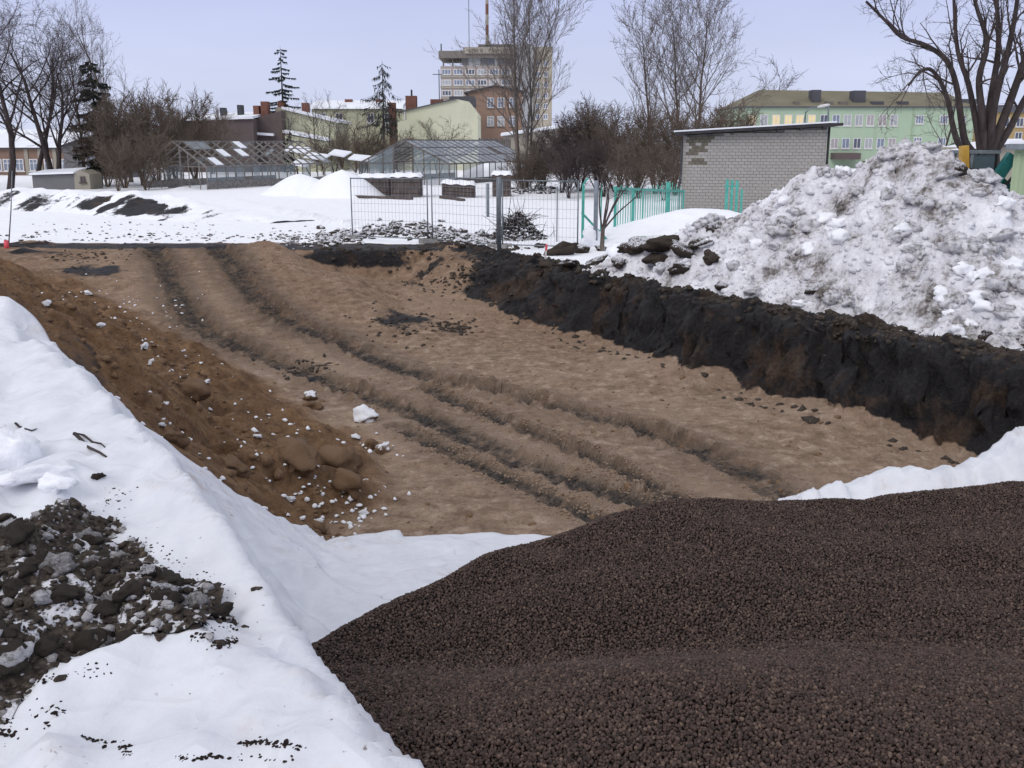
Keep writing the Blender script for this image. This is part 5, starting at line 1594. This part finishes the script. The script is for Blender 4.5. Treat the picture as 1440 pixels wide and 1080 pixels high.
for a, top in ((364, 142), (388, 141), (422, 143)):
    MB().box((X(a - 4, Y), Y + 3, Zp(158, Y)), (X(a + 5, Y), Y + 4.2, Zp(top, Y))).build('chimney', 'brick_red', t)
# long brown wall
Y = 108.0
t = thing('brown_house', (X(300, Y), Y, 0), 'long plain dark brown house wall with a snowy roof edge', 'house')
gable(t, [(X(232, Y), Y, -1), (X(357, Y), Y, -1), (X(357, Y), Y, Zp(167, Y)), (X(232, Y), Y, Zp(171, Y))], 9, 'brown_plaster')
gable(t, [(X(357.2, Y), Y + 2, -1), (X(391, Y), Y + 2, -1), (X(391, Y), Y + 2, Zp(155, Y)), (X(357.2, Y), Y + 2, Zp(164, Y))], 7, 'brown_plaster', 'side_wall')
MB().prism([(X(230, Y), Y - .4, Zp(171, Y)), (X(358, Y), Y - .4, Zp(167, Y)), (X(358, Y), Y - .4, Zp(163.5, Y)), (X(230, Y), Y - .4, Zp(168, Y))], (0, 9.8, .8)).build('roof_snow', 'roof_snow', t)
for a, top, w in ((328, 146, 6), (352, 147, 8), (364, 141, 10), (303, 150, 6)):
    MB().box((X(a - w / 2, Y), Y + 3, Zp(168, Y)), (X(a + w / 2, Y), Y + 4.2, Zp(top, Y))).build('chimney', 'brick_red' if w > 6 else 'dark_metal', t)
# brick tenement and grey house behind the left trees
Y = 95.0
t = thing('brick_tenement', (X(40, Y), Y, 0), 'tan brick house with a wide snowy roof behind the row of trees', 'house')
facade(t, X(-60, Y), X(92, Y), -1, Zp(207, Y), Y, 9, 'tan_brick')
MB().prism([(X(-62, Y), Y - .5, Zp(207.5, Y)), (X(94, Y), Y - .5, Zp(207.5, Y)), (X(92, Y), Y + 4.5, Zp(183, Y)), (X(-60, Y), Y + 4.5, Zp(183, Y))], (0, .5, .15)).build('roof', 'roof_snow', t)
MB().box((X(-62, Y), Y - .4, Zp(209.3, Y)), (X(94, Y), Y - .02, Zp(207.6, Y))).build('gutter', 'slate', t)
for px in (-8, 6, 23, 43, 64, 84): window(t, X(px, Y), Zp(232, Y), .8, 1.1, Y, 'pane_blue', 'white_paint', 1, True)
for px in (14, 34, 53, 74): MB().box((X(px - 2.5, Y), Y - .1, -1), (X(px + 2.5, Y), Y - .01, Zp(209.5, Y))).build('pilaster', 'beige', t)
Y = 84.0
t = thing('grey_house', (X(115, Y), Y, 0), 'grey plastered house with one tall pale window', 'house')
gable(t, [(X(86, Y), Y, -1), (X(150, Y), Y, -1), (X(150, Y), Y, Zp(205, Y)), (X(122, Y), Y, Zp(194, Y)), (X(86, Y), Y, Zp(206, Y))], 7, 'grey_plaster')
window(t, X(125, Y), Zp(230, Y), .95, 1.3, Y, 'pane_blue', 'white_paint', 1, True)
for a, za, b, zb_ in ((83, 207, 122, 193.5), (122, 193.5, 153, 206)):
    MB().prism([(X(a, Y), Y - .3, Zp(za, Y)), (X(b, Y), Y - .3, Zp(zb_, Y)), (X(b, Y), Y - .3, Zp(zb_ - 1.6, Y)), (X(a, Y), Y - .3, Zp(za - 1.6, Y))], (0, 7.6, 0)).build('roof', 'slate', t)
Y = 66.0
t = thing('low_shed', (X(80, Y), Y, 0), 'low grey shed with a snowy roof and small dark window', 'shed')
gable(t, [(X(98, Y), Y, 0), (X(120, Y), Y, 0), (X(120, Y), Y, Zp(245, Y)), (X(107, Y), Y, Zp(239, Y)), (X(98, Y), Y, Zp(244, Y))], 2.0, 'beige', 'gable_wall')
facade(t, X(38, Y), X(98, Y), 0, Zp(246, Y), Y + .05, 1.9, 'grey_plaster')
MB().prism([(X(36, Y), Y - .2, Zp(246, Y)), (X(99, Y), Y - .2, Zp(244, Y)), (X(107, Y), Y + 1.0, Zp(238.5, Y)), (X(46, Y), Y + 1.0, Zp(242, Y))], (0, .1, .12)).build('roof_snow', 'roof_snow', t)
window(t, X(110.5, Y), Zp(252, Y), .3, .35, Y, 'pane_dark', 'brown_plaster', 0)
# snowy shed roofs behind the twin stemmed tree
Y = 100.0
t = thing('stone_shed', (X(745, Y), Y, 0), 'pale shed with a thin snowy sloping roof behind the tall twin stemmed tree', 'shed')
gable(t, [(X(708, Y), Y, -1), (X(800, Y), Y, -1), (X(800, Y), Y, Zp(178, Y)), (X(708, Y), Y, Zp(190, Y))], 6, 'beige')
MB().prism([(X(704, Y), Y - .4, Zp(191.5, Y)), (X(802, Y), Y - .4, Zp(178, Y)), (X(802, Y), Y - .4, Zp(175.5, Y)), (X(704, Y), Y - .4, Zp(189, Y))], (0, 6.6, .2)).build('roof_snow', 'roof_snow', t)
Y = 97.0
t = thing('board_fence', (X(690, Y), Y, 0), 'grey weathered board fence below the rust brown house', 'fence')
for k in range(18):
    x = X(673, Y) + k * .17
    MB().box((x, Y, -.3), (x + .15, Y + .03, Zp(194, Y) - .06 * ((k * 7) % 3))).build('board', 'old_wood', t)
snow_mound(705, 232, 120, 20, 92, 'wide white snow bank behind the old glasshouse')

# pale green shed at the edge of the site
Y = 30.0
xa = at_y(1421, 260, Y)[0]
t = thing('green_shed', (xa, Y, 0), 'pale green corrugated shed with a snowy grey roof edge', 'shed')
t.rotation_euler = (0, 0, R(-29))
MB().box((xa, Y, -.3), (xa + 4, Y + 5, 2.78)).build('wall', 'shed_green', t)
for k in range(14): MB().box((xa + .08 + k * .28, Y - .022, .5), (xa + .2 + k * .28, Y - .002, 2.7)).build('rib', 'shed_green', t)
MB().box((xa - .02, Y - .05, .42), (xa + 4, Y - .002, .49)).build('base_rail', 'pale_green_board', t)
MB().box((xa - .22, Y - .3, 2.79), (xa + 4.2, Y + 5.2, 2.95)).build('roof', 'steel_grey', t)
MB().box((xa - .12, Y - .24, 2.953), (xa + 4.2, Y + 5.2, 3.06)).build('roof_snow', 'roof_snow', t)

# ------------------------------------------------------------------ digger behind the snow heap
Y = 33.0
q = lambda px, py, y=Y: at_y(px, py, y)
b = q(1385, 290); b[2] = 0
t = thing('excavator', b, 'teal digger with a yellow arm parked behind the dirty snow heap', 'excavator')
za, zc = Zp(247, Y), Zp(216, Y)
bx0, bx1 = q(1362, 250)[0], q(1398, 250)[0]
for x in (bx0, bx1):
    for y in (Y, Y + 1.3): MB().beam((x, y, za), (x + (.06 if x == bx0 else 0), y, zc), .07).build('cab_post', 'wire_grey' if x == bx0 else 'machine_black', t)
MB().box((bx0 - .06, Y - .08, zc), (bx1 + .1, Y + 1.4, zc + .10)).build('cab_roof', 'steel_grey', t)
MB().box((bx0 + .05, Y - .01, za + .1), (bx1 - .05, Y + .01, zc - .03)).build('windscreen', 'cab_glass', t)
MB().box((bx1 - .01, Y + .06, za + .1), (bx1 + .01, Y + 1.24, zc - .03)).build('side_window', 'cab_glass', t)
MB().box((bx0 + .28, Y + .5, za - .1), (bx0 + .7, Y + .95, za + .45)).build('seat', 'machine_yellow', t)
MB().prism([(bx0 - .1, Y - .12, .75), (bx1 + .9, Y - .12, .75), (bx1 + .9, Y - .12, 1.35), (bx1 + .1, Y - .12, za + .08), (bx0 - .1, Y - .12, za + .08)], (0, 1.6, 0)).build('body', 'machine_teal', t)
a0, a1 = q(1394, 262, Y - .3), q(1424, 218, Y - .3)
MB().beam(a0, a1, .22, .34).build('boom', 'machine_teal', t)
MB().beam(a0 + np.array((.12, -.2, -.25)), a1 + np.array((.1, -.2, -.55)), .08).build('hydraulic_ram', 'machine_black', t)
y0, y1 = q(1356, 240, Y - .2), q(1355.5, 205, Y - .2)
MB().beam(y0, y1, .22, .26).build('stick', 'machine_yellow', t)
MB().tube([y0 + np.array((.16, 0, 0)), y1 + np.array((.15, 0, -.1))], .04, 6).build('hydraulic_ram', 'machine_black', t)
MB().prism([y0 + np.array((-.35, -.3, -.55)), y0 + np.array((.3, -.3, -.45)), y0 + np.array((.35, -.3, .05)), y0 + np.array((-.1, -.3, .1))], (0, .6, 0)).build('bucket', 'machine_black', t)
for yy in (Y - .3, Y + 1.25):
    m = MB(); n = 20
    m.prism([(bx0 + .55 + 1.35 * math.copysign(abs(math.cos(2 * math.pi * k / n)) ** .6, math.cos(2 * math.pi * k / n)), yy, .37 + .37 * math.sin(2 * math.pi * k / n)) for k in range(n)], (0, .45, 0))
    m.build('crawler_track', 'machine_black', t)
MB().box((bx1 + .35, Y - .2, .55), (bx1 + .85, Y + .1, .72)).build('step', 'machine_yellow', t)

# ------------------------------------------------------------------ trees and bushes
def unit(x, y, z):
    l = math.sqrt(x * x + y * y + z * z) + 1e-12
    return x / l, y / l, z / l

def grow(rng, p, d, L, r, lvl, out, cfg):
    """one branch and, by recursion, all it carries"""
    last = lvl >= cfg['levels']
    n = (5, 5, 4, 3, 2)[lvl] if not last else 2
    g = rng.gauss
    px, py, pz = p
    dx, dy, dz = unit(*d)
    wob = cfg.get('wob', .12); up = cfg['up'][min(lvl, len(cfg['up']) - 1)]
    pts = [(px, py, pz)]; st = L / n
    for i in range(n):
        dx, dy, dz = unit(dx + g(0, wob), dy + g(0, wob), dz + g(0, wob) + up)
        px += dx * st; py += dy * st; pz += dz * st
        pts.append((px, py, pz))
    tip = r * cfg.get('taper', .35)
    out[0 if lvl < cfg.get('trunk_levels', 1) else 1].append((pts, r, tip, 7 if lvl == 0 else (5 if lvl == 1 else (4 if lvl == 2 and not last else 3))))
    if last: return
    kids = cfg['kids'][lvl]
    t0 = cfg['start'][min(lvl, len(cfg['start']) - 1)]
    l0, l1 = cfg['len'][min(lvl, len(cfg['len']) - 1)]
    for k in range(kids):
        t = t0 + (1 - t0) * (k + rng.random()) / kids
        f = t * n; i = min(int(f), n - 1); f -= i
        a, b = pts[i], pts[i + 1]
        ex, ey, ez = unit(b[0] - a[0], b[1] - a[1], b[2] - a[2])
        an = R(rng.uniform(*cfg['ang'])); ph = rng.uniform(0, 6.283) if lvl else k * 2.4 + rng.uniform(-.5, .5)
        hx_, hy_, hz_ = (0.31, .17, .93) if abs(ez) < .95 else (1, 0, 0)
        ux, uy, uz = unit(ey * hz_ - ez * hy_, ez * hx_ - ex * hz_, ex * hy_ - ey * hx_)
        wx, wy, wz = ey * uz - ez * uy, ez * ux - ex * uz, ex * uy - ey * ux
        ca_, sa_, cp, sp_ = math.cos(an), math.sin(an), math.cos(ph), math.sin(ph)
        nd = (ex * ca_ + (ux * cp + wx * sp_) * sa_, ey * ca_ + (uy * cp + wy * sp_) * sa_, ez * ca_ + (uz * cp + wz * sp_) * sa_)
        q = (a[0] + (b[0] - a[0]) * f, a[1] + (b[1] - a[1]) * f, a[2] + (b[2] - a[2]) * f)
        grow(rng, q, nd, L * rng.uniform(l0, l1) * (1 - .45 * t if lvl == 0 else 1 - .3 * t), max((r + (tip - r) * t) * cfg.get('rr', .55), cfg['twig']), lvl + 1, out, cfg)

def tubes_mesh(lst):
    """all the branches of one part, as one array of vertices and quads"""
    groups = {}
    for pts, r0, r1, n in lst: groups.setdefault((len(pts), n), []).append((pts, r0, r1))
    Vs, Qs, o = [], [], 0
    for (k, n), items in groups.items():
        P = np.array([i[0] for i in items], float)                     # m,k,3
        f = np.linspace(0, 1, k)[None, :]
        r0 = np.array([i[1] for i in items])[:, None]; r1 = np.array([i[2] for i in items])[:, None]
        rad = r0 + (r1 - r0) * f
        d = np.gradient(P, axis=1); d /= np.linalg.norm(d, axis=2, keepdims=True) + 1e-9
        ref = np.where((np.abs(d[:, :, 2]).mean(1) < .8)[:, None, None], np.array((0, 0, 1.0)), np.array((1.0, .13, 0)))
        u = np.cross(d, np.broadcast_to(ref, d.shape)); u /= np.linalg.norm(u, axis=2, keepdims=True) + 1e-9
        w = np.cross(d, u)
        an = np.arange(n) * 2 * math.pi / n
        ring = P[:, :, None, :] + rad[:, :, None, None] * (np.cos(an)[None, None, :, None] * u[:, :, None, :] + np.sin(an)[None, None, :, None] * w[:, :, None, :])
        m = len(items)
        Vs.append(ring.reshape(-1, 3))
        base = o + np.arange(m)[:, None, None] * (k * n) + np.arange(k - 1)[None, :, None] * n
        j = np.arange(n)[None, None, :]; j2 = (j + 1) % n
        Qs.append(np.stack([base + j, base + j2, base + n + j2, base + n + j], -1).reshape(-1, 4))
        o += m * k * n
    return np.concatenate(Vs), np.concatenate(Qs)

def emit(t, out, bark_m, twig_m):
    for lst, name, mat in ((out[0], 'trunk', bark_m), (out[1], 'crown', twig_m)):
        if not lst: continue
        norm = []
        for it in lst:
            if len(it) == 3:                                            # points, radius per point, sides
                pts, rad, n = it
                for a in range(0, 1): norm.append((np.asarray(pts), float(rad[0]), float(rad[-1]), n))
            else: norm.append(it)
        V, Q = tubes_mesh(norm)
        fast_mesh(name, V, Q, mat, True, t)

def tree(px, base_py, top_py, Y, seed, label, cfg, name='bare_tree', bark_m='bark_dark', twig_m='twig_dark', cat='tree', group=None, r=.2, lean=0.0, stems=1, spread=.25):
    rng = random.Random(seed)
    b = at_y(px, base_py, Y); b[2] = H(b[0], Y) - .1
    h = at_y(px, top_py, Y)[2] - b[2]
    t = thing(name, b, label, cat, group)
    out = ([], [])
    for s in range(stems):
        if stems == 1: d = (lean, 0, 1.0); p = b
        else:
            an = s * 2.4 + rng.uniform(-.4, .4); k = spread * rng.uniform(.4, 1)
            d = (math.cos(an) * k + lean, math.sin(an) * k, 1.0); p = b + np.array((math.cos(an), math.sin(an), 0)) * r * 1.1
        grow(rng, tuple(p), d, h * cfg.get('trunk', .8) * (1 if stems == 1 else rng.uniform(.75, 1.05)), r * (1 if stems == 1 else rng.uniform(.5, .9)), 0, out, cfg)
    emit(t, out, bark_m, twig_m)
    return t

PROTO = {}
def bush(px, top_py, Y, seed, label, bark_m, twig_m, group, base_py=250):
    """a bush of one of a few grown shapes, turned and scaled for itself"""
    rng = random.Random(seed)
    k = seed % 4
    if (k, bark_m, twig_m) not in PROTO:
        rg = random.Random(500 + k); out = ([], [])
        for s in range(6):
            an = s * 2.4 + rg.uniform(-.4, .4); q = .42 * rg.uniform(.35, 1)
            grow(rg, (math.cos(an) * .06, math.sin(an) * .06, 0), (math.cos(an) * q, math.sin(an) * q, 1), 4.0 * .85 * rg.uniform(.75, 1.05), .055 * rg.uniform(.5, .9), 0, out, DENSE)
        PROTO[(k, bark_m, twig_m)] = []
        for lst, nm, mat in ((out[0], 'trunk', bark_m), (out[1], 'crown', twig_m)):
            o = fast_mesh(nm, *tubes_mesh(lst), mat); PROTO[(k, bark_m, twig_m)].append((nm, o.data)); bpy.data.objects.remove(o)
    b = at_y(px, base_py, Y); b[2] = H(b[0], Y) - .1
    h = at_y(px, top_py, Y)[2] - b[2]
    t = thing('bare_bush', b, label, 'bush', group)
    t.rotation_euler = (0, 0, rng.uniform(0, 6.28)); f = h / 4.3
    t.scale = (f * rng.uniform(.85, 1.1), f * rng.uniform(.85, 1.1), f)
    for nm, me in PROTO[(k, bark_m, twig_m)]:
        o = bpy.data.objects.new(nm, me); col.objects.link(o); o.parent = t
    return t

OAK = dict(levels=4, kids=(11, 7, 6, 4), start=(.28, .2, .15, .1), ang=(28, 58), len=((.55, .75), (.45, .7), (.4, .65), (.4, .6)), up=(.0, .10, .06, .03, .02), twig=.009, trunk=.85, taper=.25, trunk_levels=2)
POP = dict(levels=4, kids=(13, 7, 5, 4), start=(.2, .15, .1, .1), ang=(18, 42), len=((.38, .58), (.4, .6), (.4, .6), (.4, .6)), up=(.0, .13, .08, .05, .03), twig=.008, trunk=.96, taper=.15, trunk_levels=1, wob=.08)
BUSH = dict(levels=3, kids=(9, 7, 5), start=(.12, .1, .1), ang=(20, 55), len=((.45, .7), (.45, .7), (.4, .65)), up=(.02, .06, .04, .02), twig=.008, trunk=.85, taper=.3, trunk_levels=1, wob=.14)
DENSE = dict(BUSH, kids=(10, 7, 6), twig=.010)

# row of old trees on the left of the field
tree(14, 262, 14, 66, 1, 'dark bare tree before the end of the tan brick house', OAK, r=.24, lean=-.03)
tree(50, 250, 40, 70, 2, 'straight dark bare tree in the middle of the tan brick house', dict(OAK, start=(.45, .2, .15, .1)), r=.19)
tree(76, 256, 30, 68, 3, 'forked dark bare tree between the tan brick and grey houses', dict(OAK, start=(.2, .15, .1)), r=.26, stems=2, spread=.3)
tree(-45, 255, 20, 72, 4, 'bare tree beyond the end of the tan brick house', OAK, r=.22)
tree(185, 250, 22, 78, 5, 'tall pale grey bare tree behind the dark spruce', POP, bark_m='bark_grey', twig_m='twig_grey', r=.17)
tree(120, 252, 60, 82, 6, 'bare tree with fine twigs behind the grey plastered house', POP, bark_m='bark_dark', twig_m='twig_dark', r=.16)
# thicket between the trees and the left glasshouse
for i, (px, top, Y, st) in enumerate(((150, 125, 70, 5), (175, 140, 68, 6), (200, 118, 72, 6), (222, 120, 76, 6), (248, 118, 82, 6), (275, 128, 84, 6), (165, 190, 64, 7), (205, 180, 65, 7), (235, 165, 74, 7), (300, 150, 100, 5))):
    bush(px, top, Y, 20 + i, 'tangled brown leafless bush in the thicket beside the derelict glasshouse', 'bark_brown', 'twig_brown', 'bushes beside the derelict glasshouse', 252)
# garden trees behind the glasshouses
for i, (px, base, top, Y, lab) in enumerate(((418, 225, 150, 98, 'small bare fruit tree before the yellow house lean-to'), (470, 225, 128, 100, 'spreading dark fruit tree between the yellow houses'), (445, 225, 138, 105, 'bare fruit tree beside the yellow house gable'),
                                            (615, 215, 148, 95, 'thin bare sapling before the pale lemon gable'), (500, 225, 150, 104, 'bare fruit tree before the dull yellow house'), (590, 220, 160, 96, 'tiny bare tree at the lemon lean-to'))):
    tree(px, base, top, Y, 50 + i, lab, dict(BUSH, twig=.012), 'fruit_tree', 'bark_dark', 'twig_dark' if i in (1, 2) else 'twig_brown', 'tree', None, .09, 0, 1 + i % 2, .3)
for i, (px, top, Y) in enumerate(((480, 180, 96), (510, 178, 94), (535, 182, 95), (555, 185, 92), (455, 190, 95))):
    bush(px, top, Y, 60 + i, 'dense brown leafless bush behind the snow mounds and old glasshouse', 'bark_brown', 'twig_brown', 'bushes behind the snow mounds', 225)
# tall twin stemmed tree
tree(737, 262, -45, 66, 70, 'tall slender twin stemmed bare tree before the tower block', dict(POP, kids=(16, 8, 5, 4), twig=.010), bark_m='bark_grey', twig_m='twig_grey', r=.19, stems=3, spread=.10)
for i, (px, top) in enumerate(((728, 205), (748, 200), (760, 215))):
    bush(px, top, 63 + i, 74 + i, 'brown brushwood at the foot of the twin stemmed tree', 'bark_brown', 'twig_brown', 'brushwood at the twin stemmed tree', 265)
# thicket by the hut
for i, (px, top, Y, st) in enumerate(((790, 150, 62, 6), (815, 140, 64, 6), (840, 135, 66, 6), (868, 138, 62, 6), (895, 140, 64, 6), (922, 145, 60, 6), (950, 138, 58, 6), (980, 134, 62, 6), (1010, 140, 64, 6), (1035, 150, 66, 5), (800, 190, 56, 7), (850, 185, 57, 7), (900, 190, 55, 7), (935, 200, 53, 7), (765, 172, 68, 6), (880, 165, 60, 7))):
    far = int(px > 860)
    bush(px, top, Y, 100 + i, ('dark tangled leafless bush in the thicket behind the green fence', 'brown tangled leafless bush in the thicket beside the brick hut')[far], ('bark_dark', 'bark_brown')[far], ('twig_dark', 'twig_brown')[far], ('bushes behind the green fence', 'bushes beside the brick hut')[far])
tree(968, 250, -5, 70, 130, 'tall broad crowned bare tree behind the brick hut', dict(POP, kids=(18, 9, 6, 4), ang=(20, 50), len=((.48, .70), (.4, .6), (.4, .6), (.4, .6)), twig=.011), bark_m='bark_brown', twig_m='twig_grey', r=.18, stems=2, spread=.12)
tree(918, 250, 30, 74, 131, 'slimmer bare tree rising from the thicket beside the broad crowned one', dict(POP, twig=.010), bark_m='bark_brown', twig_m='twig_grey', r=.14, stems=1, lean=-.05)
tree(1095, 160, 98, 170, 132, 'small bare tree top behind the olive roof', dict(BUSH, twig=.03), bark_m='bark_dark', twig_m='twig_dark', r=.2)
tree(1300, 160, 88, 160, 133, 'bare tree top behind the mint green building end', dict(BUSH, twig=.025), bark_m='bark_dark', twig_m='twig_dark', r=.15)

# conifers
def conifer(px, base_py, top_py, Y, seed, label, wid, nw, droop0, dens, nmat, start=.1, name='spruce_tree'):
    rng = random.Random(seed)
    b = at_y(px, base_py, Y); b[2] = H(b[0], Y) - .1
    h = at_y(px, top_py, Y)[2] - b[2]
    t = thing(name, b, label, 'tree')
    MB().tube([b, b + np.array((0, 0, h * .5)), b + np.array((.03, 0, h))], [h * .016, h * .010, .015], 6).build('trunk', 'bark_dark', t, True)
    tw, nd = MB(), MB()
    for k in range(nw):
        f = start + (1 - start) * k / nw
        L0 = wid * (1 - f) ** .58 + .12
        m = rng.randint(4, 6)
        for j in range(m):
            if rng.random() < .22: continue
            droop = droop0 * rng.uniform(.3, 1.5)
            an = j * 6.283 / m + k * 1.1 + rng.uniform(-.3, .3); L = L0 * rng.uniform(.55, 1.1)
            p0 = b + np.array((0, 0, h * f + rng.uniform(-.35, .35)))
            dr = np.array((math.cos(an), math.sin(an), 0))
            P = [p0, p0 + dr * L * .5 + np.array((0, 0, -droop * L * .22)), p0 + dr * L + np.array((0, 0, -droop * L * .3))]
            tw.tube(P, [.03, .02, .008], 3, False)
            for _ in range(int(dens * L)):
                s = rng.uniform(.15, 1); q = P[0] * (1 - s) + P[2] * s + np.array((0, 0, -droop * L * .10 * math.sin(math.pi * s)))
                sd = np.array((-dr[1], dr[0], 0)) * rng.gauss(0, .28) * (1.15 - s) * L * .5
                q = q + sd * .5; ln = rng.uniform(.12, .32)
                e = q + sd * .5 + dr * ln * .5 + np.array((0, 0, rng.uniform(-.22, .02) * (1 + droop)))
                wv = np.array((rng.gauss(0, 1), rng.gauss(0, 1), rng.gauss(0, .6))); wv *= .06 / np.linalg.norm(wv)
                nd.poly([q - wv, q + wv, e], [(0, 1, 2)])
    tw.build('branches', 'bark_dark', t)
    nd.build('crown', nmat, t)
conifer(402, 228, 65, 116, 200, 'slim dark spruce with layered branches beside the yellow house', 3.5, 15, .45, 70, 'needles', .32)
conifer(541, 225, 85, 118, 201, 'drooping grey larch before the dull yellow house', 6.0, 15, 1.9, 16, 'needles_grey', .34, 'larch_tree')
conifer(142, 252, 80, 72, 202, 'dark shaggy spruce among the bare trees by the grey house', 2.6, 22, .7, 90, 'needles', .15)
conifer(408, 222, 185, 100, 203, 'tiny dark spruce before the yellow lean-to', .8, 10, .6, 90, 'needles', .1)

# big many stemmed tree by the digger
def big_tree():
    Yt = 41.0; rng = random.Random(77)
    b = at_y(1388, 300, Yt); b[2] = -.1
    t = thing('ash_tree', b, 'big bare tree with many thick upright stems behind the digger', 'tree')
    out = ([], [])
    fork = at_y(1388, 216, Yt)
    out[0].append((np.array([b, (b + fork) / 2, fork]), .60, .46, 9))
    stems = [([(1372, 222), (1350, 205), (1340, 178), (1335, 150), (1326, 122), (1312, 100), (1298, 98), (1287, 108), (1278, 120)], .17, -.6),
             ([(1374, 222), (1358, 200), (1352, 170), (1345, 120), (1331, 85), (1302, 64), (1268, 52), (1246, 30), (1218, 2)], .20, -.3),
             ([(1380, 220), (1374, 180), (1362, 118), (1347, 72), (1342, 10), (1340, -60)], .19, .4),
             ([(1385, 218), (1381, 160), (1377, 110), (1388, 60), (1372, 5), (1360, -60)], .22, -.2),
             ([(1388, 216), (1392, 150), (1404, 70), (1402, 5), (1398, -70)], .22, .5),
             ([(1392, 218), (1408, 176), (1428, 122), (1442, 80), (1462, 20), (1475, -50)], .26, .0),
             ([(1392, 216), (1398, 150), (1418, 70), (1430, 5), (1436, -70)], .22, -.5),
             ([(1394, 220), (1420, 180), (1446, 130), (1480, 90), (1520, 50)], .22, .5)]
    cfg = dict(levels=3, kids=(9, 5, 4), start=(.35, .15, .1), ang=(25, 65), len=((.22, .42), (.4, .65), (.4, .6)), up=(0, .05, .02, 0), twig=.008, wob=.16, taper=.3, trunk_levels=1)
    for pp, r0, dy in stems:
        P = [at_y(px, py, Yt + dy * i * .5) for i, (px, py) in enumerate(pp)]
        S = np.array(spline(P, 4)); n = len(S)
        r0 *= .8; rad = np.linspace(r0, r0 * .28, n)
        out[0].append((S, rad[0], rad[-1], 7))
        L = np.linalg.norm(np.diff(S, axis=0), axis=1).sum()
        for k in range(11):
            tt = .38 + .6 * (k + rng.random()) / 11; i = min(int(tt * (n - 1)), n - 2); q = S[i]
            dd = S[i + 1] - S[i]; dd /= np.linalg.norm(dd)
            nd = dd + np.array((rng.gauss(0, .55), rng.gauss(0, .55), rng.gauss(.05, .35)))
            grow(rng, q, nd, L * rng.uniform(.14, .32), max(rad[i] * .42, .015), 1, out, cfg)
    emit(t, out, 'bark_dark', 'twig_dark')
big_tree()
# tree crown that hangs behind it
tree(1322, 250, 95, 75, 140, 'small dense bare tree beside the big many stemmed one', dict(BUSH, twig=.012), bark_m='bark_dark', twig_m='twig_dark', r=.1)
tree(1305, 250, 225, 66, 141, 'low bare shrub before the mint green building', dict(BUSH, twig=.010), 'bare_bush', 'bark_dark', 'twig_dark', 'bush', None, .04, 0, 4, .4)

# sapling at the pit corner
sap = thing('sapling', gp(846, 353), 'young bare sapling with several whips in front of the green fence', 'sapling')
sb = np.array(ORG[sap.name]); Ys = sb[1]
out = ([], [])
f0 = at_y(848, 318, Ys)
out[0].append((np.array([sb - np.array((0, 0, .1)), (sb + f0) / 2, f0]), np.array((.07, .06, .055)), 7))
for pp in ([(848, 320), (853, 285), (857, 262), (865, 240), (872, 228)], [(849, 320), (862, 290), (873, 268), (880, 240), (883, 232)], [(849, 322), (868, 300), (885, 285), (900, 270), (908, 252)], [(848, 325), (858, 300), (876, 270), (893, 255)], [(847, 325), (843, 290), (845, 262), (851, 236), (858, 222)], [(848, 322), (856, 280), (850, 250), (846, 238)]):
    S = np.array(spline([at_y(px, py, Ys + .12 * i * (1 if px > 850 else -1)) for i, (px, py) in enumerate(pp)], 3))
    out[1].append((S, np.linspace(.028, .008, len(S)), 5))
    for k in range(5):
        q = S[len(S) // 3 + k]; d = np.array((rng.gauss(.15, .2), rng.gauss(0, .2), rng.uniform(.1, .5)))
        out[1].append((np.array([q, q + d * .5, q + d]), np.array((.009, .007, .004)), 3))
emit(sap, out, 'bark_grey', 'twig_dark')
